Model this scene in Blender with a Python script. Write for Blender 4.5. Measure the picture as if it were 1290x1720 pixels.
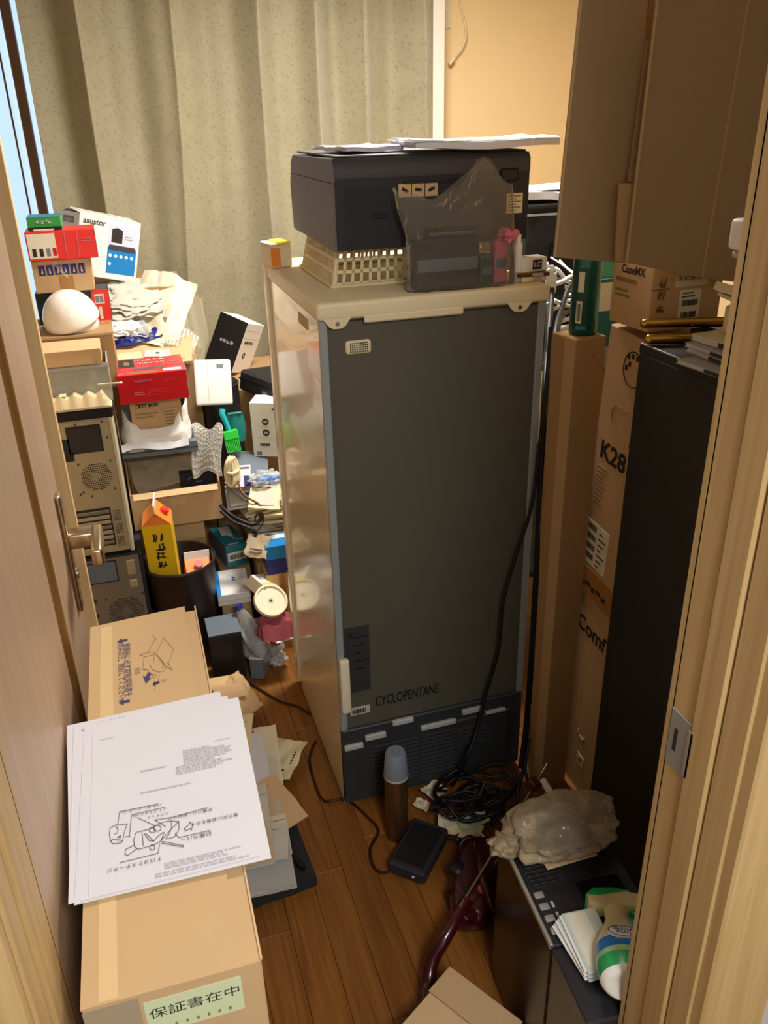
import bpy, bmesh, math, random
from mathutils import Vector, Matrix, Euler, noise
for o in list(bpy.data.objects): bpy.data.objects.remove(o)
random.seed(7)
scene = bpy.context.scene
COL = scene.collection
R = math.radians
V = Vector

# ---------------------------------------------------------------- camera, world, lights, exposure
PITCH, ROLL, YAW, HEIGHT = 0.445379, -0.024033, 0.297815, 1.62
cam_data = bpy.data.cameras.new('camera')
cam_data.sensor_fit = 'VERTICAL'; cam_data.sensor_height = 36.0; cam_data.sensor_width = 27.0
cam_data.lens = 1395.9 / 1720 * 36.0
cam_data.clip_start = 0.02
cam = bpy.data.objects.new('camera', cam_data); COL.objects.link(cam)
fwd = V((math.sin(YAW)*math.cos(PITCH), math.cos(YAW)*math.cos(PITCH), -math.sin(PITCH)))
rgt = V((math.cos(YAW), -math.sin(YAW), 0)); up = rgt.cross(fwd)
c_, s_ = math.cos(ROLL), math.sin(ROLL)
r2, u2 = c_*rgt + s_*up, -s_*rgt + c_*up
cam.matrix_world = Matrix(((r2.x, u2.x, -fwd.x, 0), (r2.y, u2.y, -fwd.y, 0), (r2.z, u2.z, -fwd.z, HEIGHT), (0, 0, 0, 1)))
scene.camera = cam

world = bpy.data.worlds.new('daylight'); scene.world = world; world.use_nodes = True
bg = world.node_tree.nodes['Background']
bg.inputs[0].default_value = (0.70, 0.83, 1.0, 1); bg.inputs[1].default_value = 0.95

def area(name, loc, size, power, col, rot=(0, 0, 0), shape='DISK'):
    l = bpy.data.lights.new(name, 'AREA'); l.shape = shape; l.size = size; l.energy = power; l.color = col
    o = bpy.data.objects.new(name, l); COL.objects.link(o); o.location = loc; o.rotation_euler = rot
    return o
area('room_lamp_light', (0.85, 2.35, 2.27), 0.45, 35, (1.0, 0.935, 0.84))
area('hall_fill_light', (0.30, -0.65, 2.27), 0.60, 26, (1.0, 0.985, 0.96))  # unseen fill added behind the camera to brighten the foreground

vs = scene.view_settings
vs.view_transform = 'Standard'; vs.look = 'None'; vs.gamma = 1.0; vs.use_curve_mapping = False
vs.exposure = 0.6

# ---------------------------------------------------------------- materials
def lin(h):
    h = h.lstrip('#'); out = []
    for i in (0, 2, 4):
        c = int(h[i:i+2], 16) / 255
        out.append(c/12.92 if c <= 0.04045 else ((c+0.055)/1.055)**2.4)
    return (*out, 1)
MATS = {}
def mat(key, hexc=None, rough=0.6, metal=0.0, spec=0.4, vary=0.0, vscale=20, bump=0.0, bscale=120, alpha=1.0, trans=0.0, coat=0.0, sheen=0.0, stretch=None):
    if key in MATS: return MATS[key]
    m = bpy.data.materials.new(key); m.use_nodes = True; MATS[key] = m
    nt = m.node_tree; b = nt.nodes['Principled BSDF']
    b.inputs['Base Color'].default_value = lin(hexc); b.inputs['Roughness'].default_value = rough
    b.inputs['Metallic'].default_value = metal; b.inputs['Specular IOR Level'].default_value = spec
    b.inputs['Alpha'].default_value = alpha; b.inputs['Transmission Weight'].default_value = trans
    b.inputs['Coat Weight'].default_value = coat
    tc = nt.nodes.new('ShaderNodeTexCoord'); mp = nt.nodes.new('ShaderNodeMapping')
    nt.links.new(tc.outputs['Object'], mp.inputs[0])
    if stretch: mp.inputs['Scale'].default_value = stretch
    if vary > 0:
        n = nt.nodes.new('ShaderNodeTexNoise'); n.inputs['Scale'].default_value = vscale; n.inputs['Detail'].default_value = 6
        nt.links.new(mp.outputs[0], n.inputs['Vector'])
        mx = nt.nodes.new('ShaderNodeMix'); mx.data_type = 'RGBA'
        c = lin(hexc); mx.inputs[6].default_value = tuple(v*(1-vary) for v in c[:3]) + (1,)
        mx.inputs[7].default_value = tuple(min(1, v*(1+vary)) for v in c[:3]) + (1,)
        nt.links.new(n.outputs['Fac'], mx.inputs[0]); nt.links.new(mx.outputs[2], b.inputs['Base Color'])
    if bump > 0:
        n2 = nt.nodes.new('ShaderNodeTexNoise'); n2.inputs['Scale'].default_value = bscale; n2.inputs['Detail'].default_value = 3
        nt.links.new(mp.outputs[0], n2.inputs['Vector'])
        bp = nt.nodes.new('ShaderNodeBump'); bp.inputs['Strength'].default_value = bump; bp.inputs['Distance'].default_value = 0.003
        nt.links.new(n2.outputs['Fac'], bp.inputs['Height']); nt.links.new(bp.outputs[0], b.inputs['Normal'])
    return m

def wood(key, dark, light, scale=(1, 1, 1), rough=0.45, rand=0.0, ring=1.0, coat=0.0):
    m = bpy.data.materials.new(key); m.use_nodes = True; MATS[key] = m
    nt = m.node_tree; b = nt.nodes['Principled BSDF']; L = nt.links.new
    tc = nt.nodes.new('ShaderNodeTexCoord'); mp = nt.nodes.new('ShaderNodeMapping'); mp.inputs['Scale'].default_value = scale
    oi = nt.nodes.new('ShaderNodeObjectInfo')
    ad = nt.nodes.new('ShaderNodeVectorMath'); ad.operation = 'ADD'
    sc = nt.nodes.new('ShaderNodeVectorMath'); sc.operation = 'SCALE'; sc.inputs[0].default_value = (7, 11, 13)
    L(oi.outputs['Random'], sc.inputs['Scale']); L(tc.outputs['Object'], ad.inputs[0]); L(sc.outputs[0], ad.inputs[1]); L(ad.outputs[0], mp.inputs[0])
    n = nt.nodes.new('ShaderNodeTexNoise'); n.inputs['Scale'].default_value = 1; n.inputs['Detail'].default_value = 8; n.inputs['Roughness'].default_value = 0.65; n.inputs['Distortion'].default_value = ring
    L(mp.outputs[0], n.inputs['Vector'])
    cr = nt.nodes.new('ShaderNodeValToRGB'); cr.color_ramp.elements[0].position = 0.32; cr.color_ramp.elements[1].position = 0.68
    cr.color_ramp.elements[0].color = lin(dark); cr.color_ramp.elements[1].color = lin(light)
    L(n.outputs['Fac'], cr.inputs[0])
    hs = nt.nodes.new('ShaderNodeHueSaturation'); mr = nt.nodes.new('ShaderNodeMapRange')
    mr.inputs['To Min'].default_value = 1-rand; mr.inputs['To Max'].default_value = 1+rand
    L(oi.outputs['Random'], mr.inputs['Value']); L(mr.outputs[0], hs.inputs['Value']); L(cr.outputs[0], hs.inputs['Color'])
    L(hs.outputs[0], b.inputs['Base Color'])
    bp = nt.nodes.new('ShaderNodeBump'); bp.inputs['Strength'].default_value = 0.08; bp.inputs['Distance'].default_value = 0.002
    L(n.outputs['Fac'], bp.inputs['Height']); L(bp.outputs[0], b.inputs['Normal'])
    b.inputs['Roughness'].default_value = rough; b.inputs['Coat Weight'].default_value = coat
    return m

def film(key, hexc, clear=0.75, rough=0.12, bump=0.5, bscale=25):
    """thin clear plastic: mostly see-through, wrinkled gloss on top"""
    m = bpy.data.materials.new(key); m.use_nodes = True; MATS[key] = m
    nt = m.node_tree; nt.nodes.clear(); L = nt.links.new
    out = nt.nodes.new('ShaderNodeOutputMaterial'); mx = nt.nodes.new('ShaderNodeMixShader')
    tr = nt.nodes.new('ShaderNodeBsdfTransparent'); tr.inputs[0].default_value = tuple(0.6+0.4*v for v in lin(hexc)[:3]) + (1,)
    pr = nt.nodes.new('ShaderNodeBsdfPrincipled'); pr.inputs['Base Color'].default_value = lin(hexc); pr.inputs['Roughness'].default_value = rough
    n = nt.nodes.new('ShaderNodeTexNoise'); n.inputs['Scale'].default_value = bscale; n.inputs['Detail'].default_value = 5; n.inputs['Distortion'].default_value = 1.5
    tc = nt.nodes.new('ShaderNodeTexCoord'); L(tc.outputs['Object'], n.inputs['Vector'])
    bp = nt.nodes.new('ShaderNodeBump'); bp.inputs['Strength'].default_value = bump; bp.inputs['Distance'].default_value = 0.01
    L(n.outputs['Fac'], bp.inputs['Height']); L(bp.outputs[0], pr.inputs['Normal'])
    fr = nt.nodes.new('ShaderNodeFresnel'); fr.inputs[0].default_value = 1.5; L(bp.outputs[0], fr.inputs['Normal'])
    ma = nt.nodes.new('ShaderNodeMath'); ma.operation = 'MULTIPLY_ADD'; ma.use_clamp = True
    ma.inputs[1].default_value = 1.6; ma.inputs[2].default_value = 1-clear
    L(fr.outputs[0], ma.inputs[0]); L(ma.outputs[0], mx.inputs[0]); L(tr.outputs[0], mx.inputs[1]); L(pr.outputs[0], mx.inputs[2]); L(mx.outputs[0], out.inputs[0])
    return m

wood('floor_wood', '#6c3f12', '#935f26', (60, 2.2, 10), 0.42, 0.16, 1.2, 0.0)
wood('jamb_wood', '#b5945f', '#d0b27e', (55, 55, 1.6), 0.55, 0.0, 0.8)
wood('door_wood', '#b3957a', '#c3a68a', (24, 24, 0.9), 0.45, 0.0, 1.6)
wood('shelf_wood', '#e8c48c', '#f2d5a2', (40, 40, 1.5), 0.5, 0.0, 0.8)
mat('groove', '#4a3318', 0.4); mat('groove_rib', '#7a5528', 0.35)
mat('wall', '#eed3a2', 0.85, vary=0.03, vscale=6, bump=0.15, bscale=300)
mat('hall_wall', '#c4c3be', 0.9, bump=0.3, bscale=260)
mat('ceil', '#e8e0d0', 0.9)
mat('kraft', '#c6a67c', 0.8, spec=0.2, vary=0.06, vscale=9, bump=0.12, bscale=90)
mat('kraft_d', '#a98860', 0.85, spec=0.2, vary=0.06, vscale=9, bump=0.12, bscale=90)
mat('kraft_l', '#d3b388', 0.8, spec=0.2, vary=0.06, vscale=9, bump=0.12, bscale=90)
mat('kraft_g', '#a3937a', 0.85, spec=0.2, vary=0.05, vscale=9)
mat('core', '#8f6d45', 0.9)
mat('tape_clear', '#d8ba8a', 0.35, spec=0.5); mat('tape_brown', '#ad7c40', 0.3)
mat('white', '#eceae6', 0.5); mat('paper', '#d6d6de', 0.75, spec=0.2); mat('paper_y', '#e6d9b0', 0.8, spec=0.2); mat('paper_g', '#cbc7ba', 0.8, spec=0.2)
mat('cream', '#e4d6ae', 0.5); mat('cream_p', '#e3d9bd', 0.4)
mat('black', '#17171a', 0.45); mat('black_m', '#26262a', 0.7); mat('black_g', '#0d0d10', 0.16); mat('dark', '#33302d', 0.7)
mat('rubber', '#101012', 0.5); mat('grey', '#7d8084', 0.55); mat('grey_l', '#b5b4b2', 0.6); mat('slate', '#66737e', 0.6)
mat('red', '#c8141c', 0.32); mat('red2', '#e23530', 0.4); mat('wine', '#3c0a14', 0.22, coat=0.4)
mat('blue', '#1b7ec4', 0.4); mat('navy', '#27307a', 0.4); mat('blue_b', '#2f8be0', 0.35); mat('teal', '#2f7d8a', 0.45); mat('teal_b', '#22b3c0', 0.35)
mat('green', '#2f9a45', 0.45); mat('green_b', '#2fd040', 0.35); mat('green_d', '#0e4c42', 0.3); mat('mint', '#57b7a0', 0.4)
mat('yellow', '#f0c824', 0.45); mat('orange', '#f08a38', 0.45); mat('yell', '#f2e23a', 0.5); mat('pink', '#d2708a', 0.5)
mat('steel', '#a59f92', 0.35, metal=1.0); mat('steel_b', '#c8b498', 0.28, metal=1.0); mat('brass', '#caa24c', 0.2, metal=1.0); mat('bronze', '#7d5a3a', 0.35, metal=0.8)
mat('print', '#2a2622', 0.7); mat('print_l', '#8e7a5a', 0.7); mat('ink', '#3a3a3e', 0.7); mat('ink_l', '#b2b2ba', 0.7); mat('plate', '#b9b9b6', 0.3, metal=0.5); mat('ink_n', '#3b3960', 0.7)
mat('sticker_g', '#cdd8b0', 0.5); mat('label', '#e6e2cf', 0.55); mat('lilac', '#d8d4ea', 0.5)
film('clear', '#f4f4f4', 0.80, 0.06, 0.7, 16); film('clear_tan', '#d9c8aa', 0.78, 0.07, 0.8, 8); film('clear_grey', '#d8cfbe', 0.95, 0.08, 0.8, 9)
film('clear_box', '#d0cfc8', 0.5, 0.15, 0.05, 10); film('bubble', '#e6e2da', 0.72, 0.1, 0.4, 60)

# ---------------------------------------------------------------- mesh helpers
def tag(o, label, cat, group=None, kind=None):
    if label: o['label'] = label
    if cat: o['category'] = cat
    if group: o['group'] = group
    if kind: o['kind'] = kind
    return o
def thing(name, label, cat, loc=(0, 0, 0), rz=0.0, group=None, mw=None):
    o = bpy.data.objects.new(name, None); COL.objects.link(o); o.empty_display_size = 0.03
    if mw is not None: o.matrix_world = mw
    else: o.location = loc; o.rotation_euler = (0, 0, rz)
    return tag(o, label, cat, group)

class MB:
    def __init__(s): s.b = bmesh.new()
    def box(s, c, size, rot=None, bev=0.0, seg=1):
        m = Matrix.Translation(c) @ (Euler(rot).to_matrix().to_4x4() if rot else Matrix()) @ Matrix.Diagonal((*size, 1))
        r = bmesh.ops.create_cube(s.b, size=1.0, matrix=m)
        if bev > 0:
            es = {e for v in r['verts'] for e in v.link_edges}
            bmesh.ops.bevel(s.b, geom=list(es), offset=bev, segments=seg, affect='EDGES', profile=0.5)
        return s
    def b2(s, lo, hi, bev=0.0, seg=1):
        lo, hi = V(lo), V(hi)
        return s.box((lo+hi)/2, hi-lo, None, bev, seg)
    def poly(s, pts, vec):
        """prism: polygon pts extruded along vec"""
        a = [s.b.verts.new(p) for p in pts]; c = [s.b.verts.new(V(p)+V(vec)) for p in pts]; n = len(pts)
        s.b.faces.new(a); s.b.faces.new(c[::-1])
        for i in range(n): s.b.faces.new((a[i], c[i], c[(i+1) % n], a[(i+1) % n]))
        return s
    def quadsheet(s, P, nx, ny, th, fn=None):
        """P(u,v) -> point; closed thin slab"""
        top = [[None]*(nx+1) for _ in range(ny+1)]; bot = [[None]*(nx+1) for _ in range(ny+1)]
        pts = [[V(P(i/nx, j/ny)) for i in range(nx+1)] for j in range(ny+1)]
        for j in range(ny+1):
            for i in range(nx+1):
                i0, i1, j0, j1 = max(i-1, 0), min(i+1, nx), max(j-1, 0), min(j+1, ny)
                n = (pts[j][i1]-pts[j][i0]).cross(pts[j1][i]-pts[j0][i])
                n = n.normalized() if n.length > 1e-9 else V((0, 0, 1))
                top[j][i] = s.b.verts.new(pts[j][i]+n*th/2); bot[j][i] = s.b.verts.new(pts[j][i]-n*th/2)
        for j in range(ny):
            for i in range(nx):
                s.b.faces.new((top[j][i], top[j][i+1], top[j+1][i+1], top[j+1][i]))
                s.b.faces.new((bot[j+1][i], bot[j+1][i+1], bot[j][i+1], bot[j][i]))
        for i in range(nx):
            s.b.faces.new((bot[0][i], bot[0][i+1], top[0][i+1], top[0][i])); s.b.faces.new((top[ny][i], top[ny][i+1], bot[ny][i+1], bot[ny][i]))
        for j in range(ny):
            s.b.faces.new((top[j][0], top[j+1][0], bot[j+1][0], bot[j][0])); s.b.faces.new((bot[j][nx], bot[j+1][nx], top[j+1][nx], top[j][nx]))
        return s
    def lathe(s, prof, n=28, m=None, sx=1.0, sy=1.0):
        """prof: list of (r,z)"""
        m = m or Matrix(); rings = []
        for r, z in prof:
            if r < 1e-6: rings.append([s.b.verts.new(m @ V((0, 0, z)))])
            else: rings.append([s.b.verts.new(m @ V((r*sx*math.cos(2*math.pi*k/n), r*sy*math.sin(2*math.pi*k/n), z))) for k in range(n)])
        for a, c in zip(rings, rings[1:]):
            for k in range(n):
                k2 = (k+1) % n
                if len(a) == 1 and len(c) == 1: continue
                if len(a) == 1: s.b.faces.new((a[0], c[k2], c[k]))
                elif len(c) == 1: s.b.faces.new((a[k], a[k2], c[0]))
                else: s.b.faces.new((a[k], a[k2], c[k2], c[k]))
        return s
    def cyl(s, p0, p1, r0, r1=None, n=20):
        r1 = r0 if r1 is None else r1
        d = V(p1)-V(p0); q = V((0, 0, 1)).rotation_difference(d.normalized())
        m = Matrix.Translation(p0) @ q.to_matrix().to_4x4()
        return s.lathe([(0, 0), (r0, 0), (r1, d.length), (0, d.length)], n, m)
    def tube(s, pts, r, n=8, sub=6, taper=None):
        P = [V(p) for p in pts]
        if sub > 1 and len(P) > 2:
            Q = []
            for i in range(len(P)-1):
                p0, p1, p2, p3 = P[max(i-1, 0)], P[i], P[i+1], P[min(i+2, len(P)-1)]
                for k in range(sub):
                    t = k/sub
                    Q.append(0.5*((2*p1)+(p2-p0)*t+(2*p0-5*p1+4*p2-p3)*t*t+(3*p1-p0-3*p2+p3)*t**3))
            Q.append(P[-1]); P = Q
        rings = []; prev = None
        for i, p in enumerate(P):
            d = (P[min(i+1, len(P)-1)]-P[max(i-1, 0)])
            d = d.normalized() if d.length > 1e-9 else V((0, 0, 1))
            a = prev if prev is not None else (V((0, 0, 1)) if abs(d.z) < 0.9 else V((1, 0, 0)))
            a = (a-d*a.dot(d)); a = a.normalized() if a.length > 1e-6 else d.orthogonal().normalized()
            prev = a; c = d.cross(a); rr = r if taper is None else r+(taper-r)*i/(len(P)-1)
            rings.append([s.b.verts.new(p+rr*(math.cos(2*math.pi*k/n)*a+math.sin(2*math.pi*k/n)*c)) for k in range(n)])
        for a, c in zip(rings, rings[1:]):
            for k in range(n): s.b.faces.new((a[k], a[(k+1) % n], c[(k+1) % n], c[k]))
        s.b.faces.new(rings[0][::-1]); s.b.faces.new(rings[-1])
        return s
    def lump(s, c, rad, seed=0, amp=0.2, freq=2.0, flat=None, sub=4, sq=1.0):
        r = bmesh.ops.create_icosphere(s.b, subdivisions=sub, radius=1.0)
        off = V((seed*3.17, seed*1.31, seed*2.03)); c = V(c)
        for v in r['verts']:
            d = v.co.normalized()
            if sq != 1.0: d = V([math.copysign(abs(x)**sq, x) for x in d])
            k = 1 + amp*noise.noise(d*freq+off) + 0.35*amp*noise.noise(d*freq*2.3+off) - 0.35*amp*abs(noise.noise(d*freq*3.1+off*1.7))
            p = V((d.x*rad[0], d.y*rad[1], d.z*rad[2]))*k
            if flat is not None and p.z < flat: p.z = flat
            v.co = c+p
        return s
    def xf(s, m):
        bmesh.ops.transform(s.b, matrix=m, verts=s.b.verts[:]); return s
    def obj(s, name, m, parent=None, smooth=False, kind=None):
        bmesh.ops.recalc_face_normals(s.b, faces=s.b.faces[:])
        me = bpy.data.meshes.new(name); s.b.to_mesh(me); s.b.free()
        if smooth:
            for p in me.polygons: p.use_smooth = True
            if smooth != 'all':
                try: me.set_sharp_from_angle(angle=R(smooth if smooth > 1 else 40))
                except Exception: pass
        return mobj(name, me, m, parent, kind)
def mobj(name, me, m, parent=None, kind=None):
    o = bpy.data.objects.new(name, me); COL.objects.link(o)
    if m is not None and not me.materials: me.materials.append(MATS[m] if isinstance(m, str) else m)
    if parent is not None: o.parent = parent
    if kind: o['kind'] = kind
    return o

# ---- boxes standing in the room: local frame x right, y away, z up, origin at front-bottom-centre
DIM = {}
def boxframe(A, B, h, pitch=0.0):
    A, B = V(A), V(B); ux = (B-A).normalized(); uz = (V((0, 0, 1))-ux*ux.z).normalized()
    if pitch:
        uz = Matrix.Rotation(R(pitch), 3, ux) @ uz
    uy = uz.cross(ux); o = (A+B)/2-uz*h
    return Matrix(((ux.x, uy.x, uz.x, o.x), (ux.y, uy.y, uz.y, o.y), (ux.z, uy.z, uz.z, o.z), (0, 0, 0, 1))), (B-A).length
def boxt(name, label, cat, A, B, d, h=None, to=None, m='kraft', bev=0.0015, pitch=0.0, group=None, body='body', level=False):
    A, B = V(A), V(B)
    if level: z = (A.z+B.z)/2; A.z = B.z = z
    if to is not None: h = (A.z+B.z)/2-to
    mw, w = boxframe(A, B, h, pitch)
    t = thing(name, label, cat, group=group, mw=mw); DIM[t.name] = (w, d, h)
    if m: MB().b2((-w/2, 0, 0), (w/2, d, h), bev).obj(body, m, t)
    return t
def face(t, f):
    w, d, h = DIM[t.name]
    return {'F': (V((-w/2, 0, 0)), V((1, 0, 0)), V((0, 0, 1)), w, h), 'T': (V((-w/2, 0, h)), V((1, 0, 0)), V((0, 1, 0)), w, d),
            'L': (V((-w/2, d, 0)), V((0, -1, 0)), V((0, 0, 1)), d, h), 'R': (V((w/2, 0, 0)), V((0, 1, 0)), V((0, 0, 1)), d, h),
            'B': (V((w/2, d, 0)), V((-1, 0, 0)), V((0, 0, 1)), w, h)}[f]
def fmat(t, f, u, v, lift=0.0006, rot=0.0):
    o, ux, uy, su, sv = face(t, f); n = ux.cross(uy); p = o+ux*su*u+uy*sv*v+n*lift
    return Matrix(((ux.x, uy.x, n.x, p.x), (ux.y, uy.y, n.y, p.y), (ux.z, uy.z, n.z, p.z), (0, 0, 0, 1))) @ Matrix.Rotation(R(rot), 4, 'Z')
def decal(t, f, u0, v0, u1, v1, m, name='printed_panel', th=0.0006, base=0.0, parent=None):
    o, ux, uy, su, sv = face(t, f); mw = fmat(t, f, 0, 0, base)
    return MB().b2((u0*su, v0*sv, 0), (u1*su, v1*sv, th)).xf(mw).obj(name, m, parent or t)
def shape(t, f, pts, m, name='printed_mark', lift=0.0004, th=0.0004):
    """pts in face fractions"""
    o, ux, uy, su, sv = face(t, f)
    return MB().poly([(p[0]*su, p[1]*sv, lift) for p in pts], (0, 0, th)).xf(fmat(t, f, 0, 0, 0)).obj(name, m, t)
def strokes(t, f, lines, m, wd=0.0008, name='line_drawing', lift=0.0006):
    """polylines in face fractions drawn as thin flat bars in one print"""
    o, ux, uy, su, sv = face(t, f); b = MB()
    for ln in lines:
        q = [V((p[0]*su, p[1]*sv, lift)) for p in ln]
        for a, c in zip(q, q[1:]):
            d = c-a
            if d.length < 1e-6: continue
            b.box((a+c)/2, (d.length+wd*0.6, wd, 0.0003), (0, 0, math.atan2(d.y, d.x)))
    return b.xf(fmat(t, f, 0, 0, 0)).obj(name, m, t)
TXT = {}
def text_mesh(s, size, align='CENTER', spacing=1.0, bold=0.0):
    cu = bpy.data.curves.new('lettering', 'FONT'); cu.body = s; cu.size = size; cu.align_x = align; cu.align_y = 'CENTER'; cu.space_character = spacing; cu.offset = bold; cu.resolution_u = 3
    o = bpy.data.objects.new('tmp', cu); COL.objects.link(o)
    bpy.context.view_layer.update()
    me = bpy.data.meshes.new_from_object(o.evaluated_get(bpy.context.evaluated_depsgraph_get()))
    bpy.data.objects.remove(o); bpy.data.curves.remove(cu); me.name = 'lettering'
    return me
def text(t, f, s, u, v, size, m='print', rot=0.0, align='CENTER', sx=1.0, lift=0.0011, bold=0.0, spacing=1.0):
    me = text_mesh(s, size, align, spacing, bold); me.transform(fmat(t, f, u, v, lift, rot) @ Matrix.Diagonal((sx, 1, 1, 1)))
    return mobj('lettering', me, m, t)
def barcode(t, f, u0, v0, u1, v1, seed=1, m='print', n=26, name='barcode', lift=0.0011):
    rnd = random.Random(seed); o, ux, uy, su, sv = face(t, f); b = MB(); x = u0
    st = (u1-u0)/n
    for i in range(n):
        wv = st*rnd.uniform(0.25, 0.8); b.b2(((u0+i*st)*su, v0*sv, lift), ((u0+i*st+wv)*su, v1*sv, lift+0.0002))
    return b.xf(fmat(t, f, 0, 0, 0)).obj(name, m, t)
def glyphs(t, f, u, v, size, n, m='ink', rot=0.0, seed=1, vertical=False, wd=0.16, lift=0.0011, gap=1.1):
    """a row (or column) of blurred, unreadable characters: a few strokes each, one print"""
    rnd = random.Random(seed); b = MB(); s = size
    for i in range(n):
        cx, cy = ((i-(n-1)/2)*s*gap, 0) if not vertical else (0, -(i-(n-1)/2)*s*gap)
        for k in range(5):
            if rnd.random() < 0.5: b.box((cx, cy+(rnd.random()-0.5)*s*0.8, 0), (s*rnd.uniform(0.5, 0.9), s*wd, 0.0003), (0, 0, rnd.uniform(-0.25, 0.15)))
            else: b.box((cx+(rnd.random()-0.5)*s*0.7, cy, 0), (s*wd, s*rnd.uniform(0.5, 0.9), 0.0003), (0, 0, rnd.uniform(-0.4, 0.4)))
    return b.xf(fmat(t, f, u, v, lift, rot)).obj('lettering', m, t)
def textlines(t, f, u0, v0, u1, v1, n, m='ink_l', seed=1, fill=0.45, name='fine_print'):
    rnd = random.Random(seed); o, ux, uy, su, sv = face(t, f); b = MB(); st = (v1-v0)/n
    for i in range(n):
        x = u0; y = v1-(i+0.5)*st; e = u0+(u1-u0)*rnd.uniform(0.55, 1)
        while x < e:
            l = (u1-u0)*rnd.uniform(0.03, 0.10); b.b2((x*su, (y-st*fill/2)*sv, 0.0006), (min(x+l, e)*su, (y+st*fill/2)*sv, 0.0008)); x += l+(u1-u0)*0.015
    return b.xf(fmat(t, f, 0, 0, 0)).obj(name, m, t)

def sheet(name, label, cat, c, w, l, rz=0.0, tilt=(0, 0), m='paper', curl=0.0, seed=0, wr=0.0, th=0.0012, group=None, nx=8, ny=8, corner=0.0):
    """a loose sheet, envelope or cloth: local x,y plane, gently curved"""
    t = thing(name, label, cat, group=group, mw=Matrix.Translation(c) @ Euler((R(tilt[0]), R(tilt[1]), R(rz)), 'XYZ').to_matrix().to_4x4())
    off = V((seed*1.7, seed*0.9, seed*2.3))
    def P(u, v):
        x, y = (u-0.5)*w, (v-0.5)*l
        z = curl*(2*u-1)**2*w + wr*noise.noise(V((u*3, v*3, 0))+off) + wr*0.5*noise.noise(V((u*8, v*8, 1))+off)
        z += corner*max(0, u+v-1.4)**2*w
        return (x+wr*0.6*noise.noise(V((u*4, v*4, 5))+off), y+wr*0.6*noise.noise(V((u*4, v*4, 9))+off), z)
    MB().quadsheet(P, nx, ny, th).obj('sheet', m, t, smooth=30); DIM[t.name] = (w, l, th)
    return t
def cable(name, label, pts, r=0.003, m='rubber', group=None, cat='cable', plug=None):
    t = thing(name, label, cat, loc=pts[0], group=group)
    o = V(pts[0]); MB().tube([V(p)-o for p in pts], r).obj('cord', m, t, smooth=60)
    if plug:
        d = (V(pts[-1])-V(pts[-2])).normalized(); e = V(pts[-1])-o
        MB().cyl(e, e+d*0.03, r*2.6, r*2.2, 10).obj('plug', plug, t, smooth=40)
    return t

# ================================================================ the room
def struct(o): o['kind'] = 'structure'; return o
floor = struct(MB().b2((-1.3, -1.4, -0.10), (2.4, 3.8, -0.012)).obj('floor', 'groove'))
plank_meshes = {}
def plank(x, y0, y1):
    l = round(y1-y0, 3); key = l
    if key not in plank_meshes:
        b = MB().b2((0.0004, 0, -0.012), (0.0757, l-0.0008, 0), 0.0007); tmp = b.obj('plank', 'floor_wood'); plank_meshes[key] = tmp.data
        bpy.data.objects.remove(tmp)
    o = mobj('plank', plank_meshes[key], None, floor); o.location = (x, y0, 0)
rnd = random.Random(3)
x = 0.1515-0.0761*10; k = 0
while x < 1.60:
    y = 0.20 - [0.1, 0.55, 0.3, 0.75, 0.2, 0.62][k % 6]; k += 1
    while y < 3.6:
        e = min(y+0.91, 3.70); plank(x, y, e); y = e
    x += 0.0761
MB().b2((-1.3, -1.4, -0.012), (2.4, -0.56, -0.001)).obj('floor_surround', 'floor_wood', floor)
MB().b2((-1.3, -0.55, -0.012), (-0.612, 3.8, -0.001)).obj('floor_surround', 'floor_wood', floor)
MB().b2((1.62, -0.55, -0.012), (2.4, 3.8, -0.001)).obj('floor_surround', 'floor_wood', floor)
struct(MB().b2((-1.3, -1.4, 2.4), (2.4, 3.8, 2.5)).obj('ceiling', 'ceil'))
struct(MB().b2((-1.3, 0.66, 0), (-1.2, 3.8, 2.4)).obj('wall_left', 'wall'))
struct(MB().b2((2.3, 0.66, 0), (2.4, 3.8, 2.4)).obj('wall_right', 'wall'))
# back wall with a window opening  x -0.95..1.20, z 0.75..2.15
wb = MB(); wb.b2((-1.2, 3.62, 0), (-0.95, 3.72, 2.4)); wb.b2((1.20, 3.62, 0), (2.3, 3.72, 2.4)); wb.b2((-0.95, 3.62, 0), (1.20, 3.72, 0.75)); wb.b2((-0.95, 3.62, 2.15), (1.20, 3.72, 2.4))
struct(wb.obj('wall_back', 'wall'))
struct(MB().b2((-1.2, 3.605, 0), (2.3, 3.62, 0.07)).obj('baseboard_back', 'jamb_wood'))
# front wall round the doorway
wf = MB(); wf.b2((-1.3, 0.545, 0), (-0.20, 0.645, 2.4)); wf.b2((0.60, 0.545, 0), (2.4, 0.645, 2.4)); wf.b2((-0.20, 0.545, 2.05), (0.60, 0.645, 2.4))
struct(wf.obj('wall_front', 'hall_wall'))
struct(MB().b2((-1.3, -1.4, 0), (-1.2, 0.545, 2.4)).obj('wall_hall_left', 'hall_wall'))
struct(MB().b2((1.5, -1.4, 0), (1.6, 0.545, 2.4)).obj('wall_hall_right', 'hall_wall'))
struct(MB().b2((-1.3, -1.5, 0), (1.6, -1.4, 2.4)).obj('wall_hall_back', 'hall_wall'))

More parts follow.
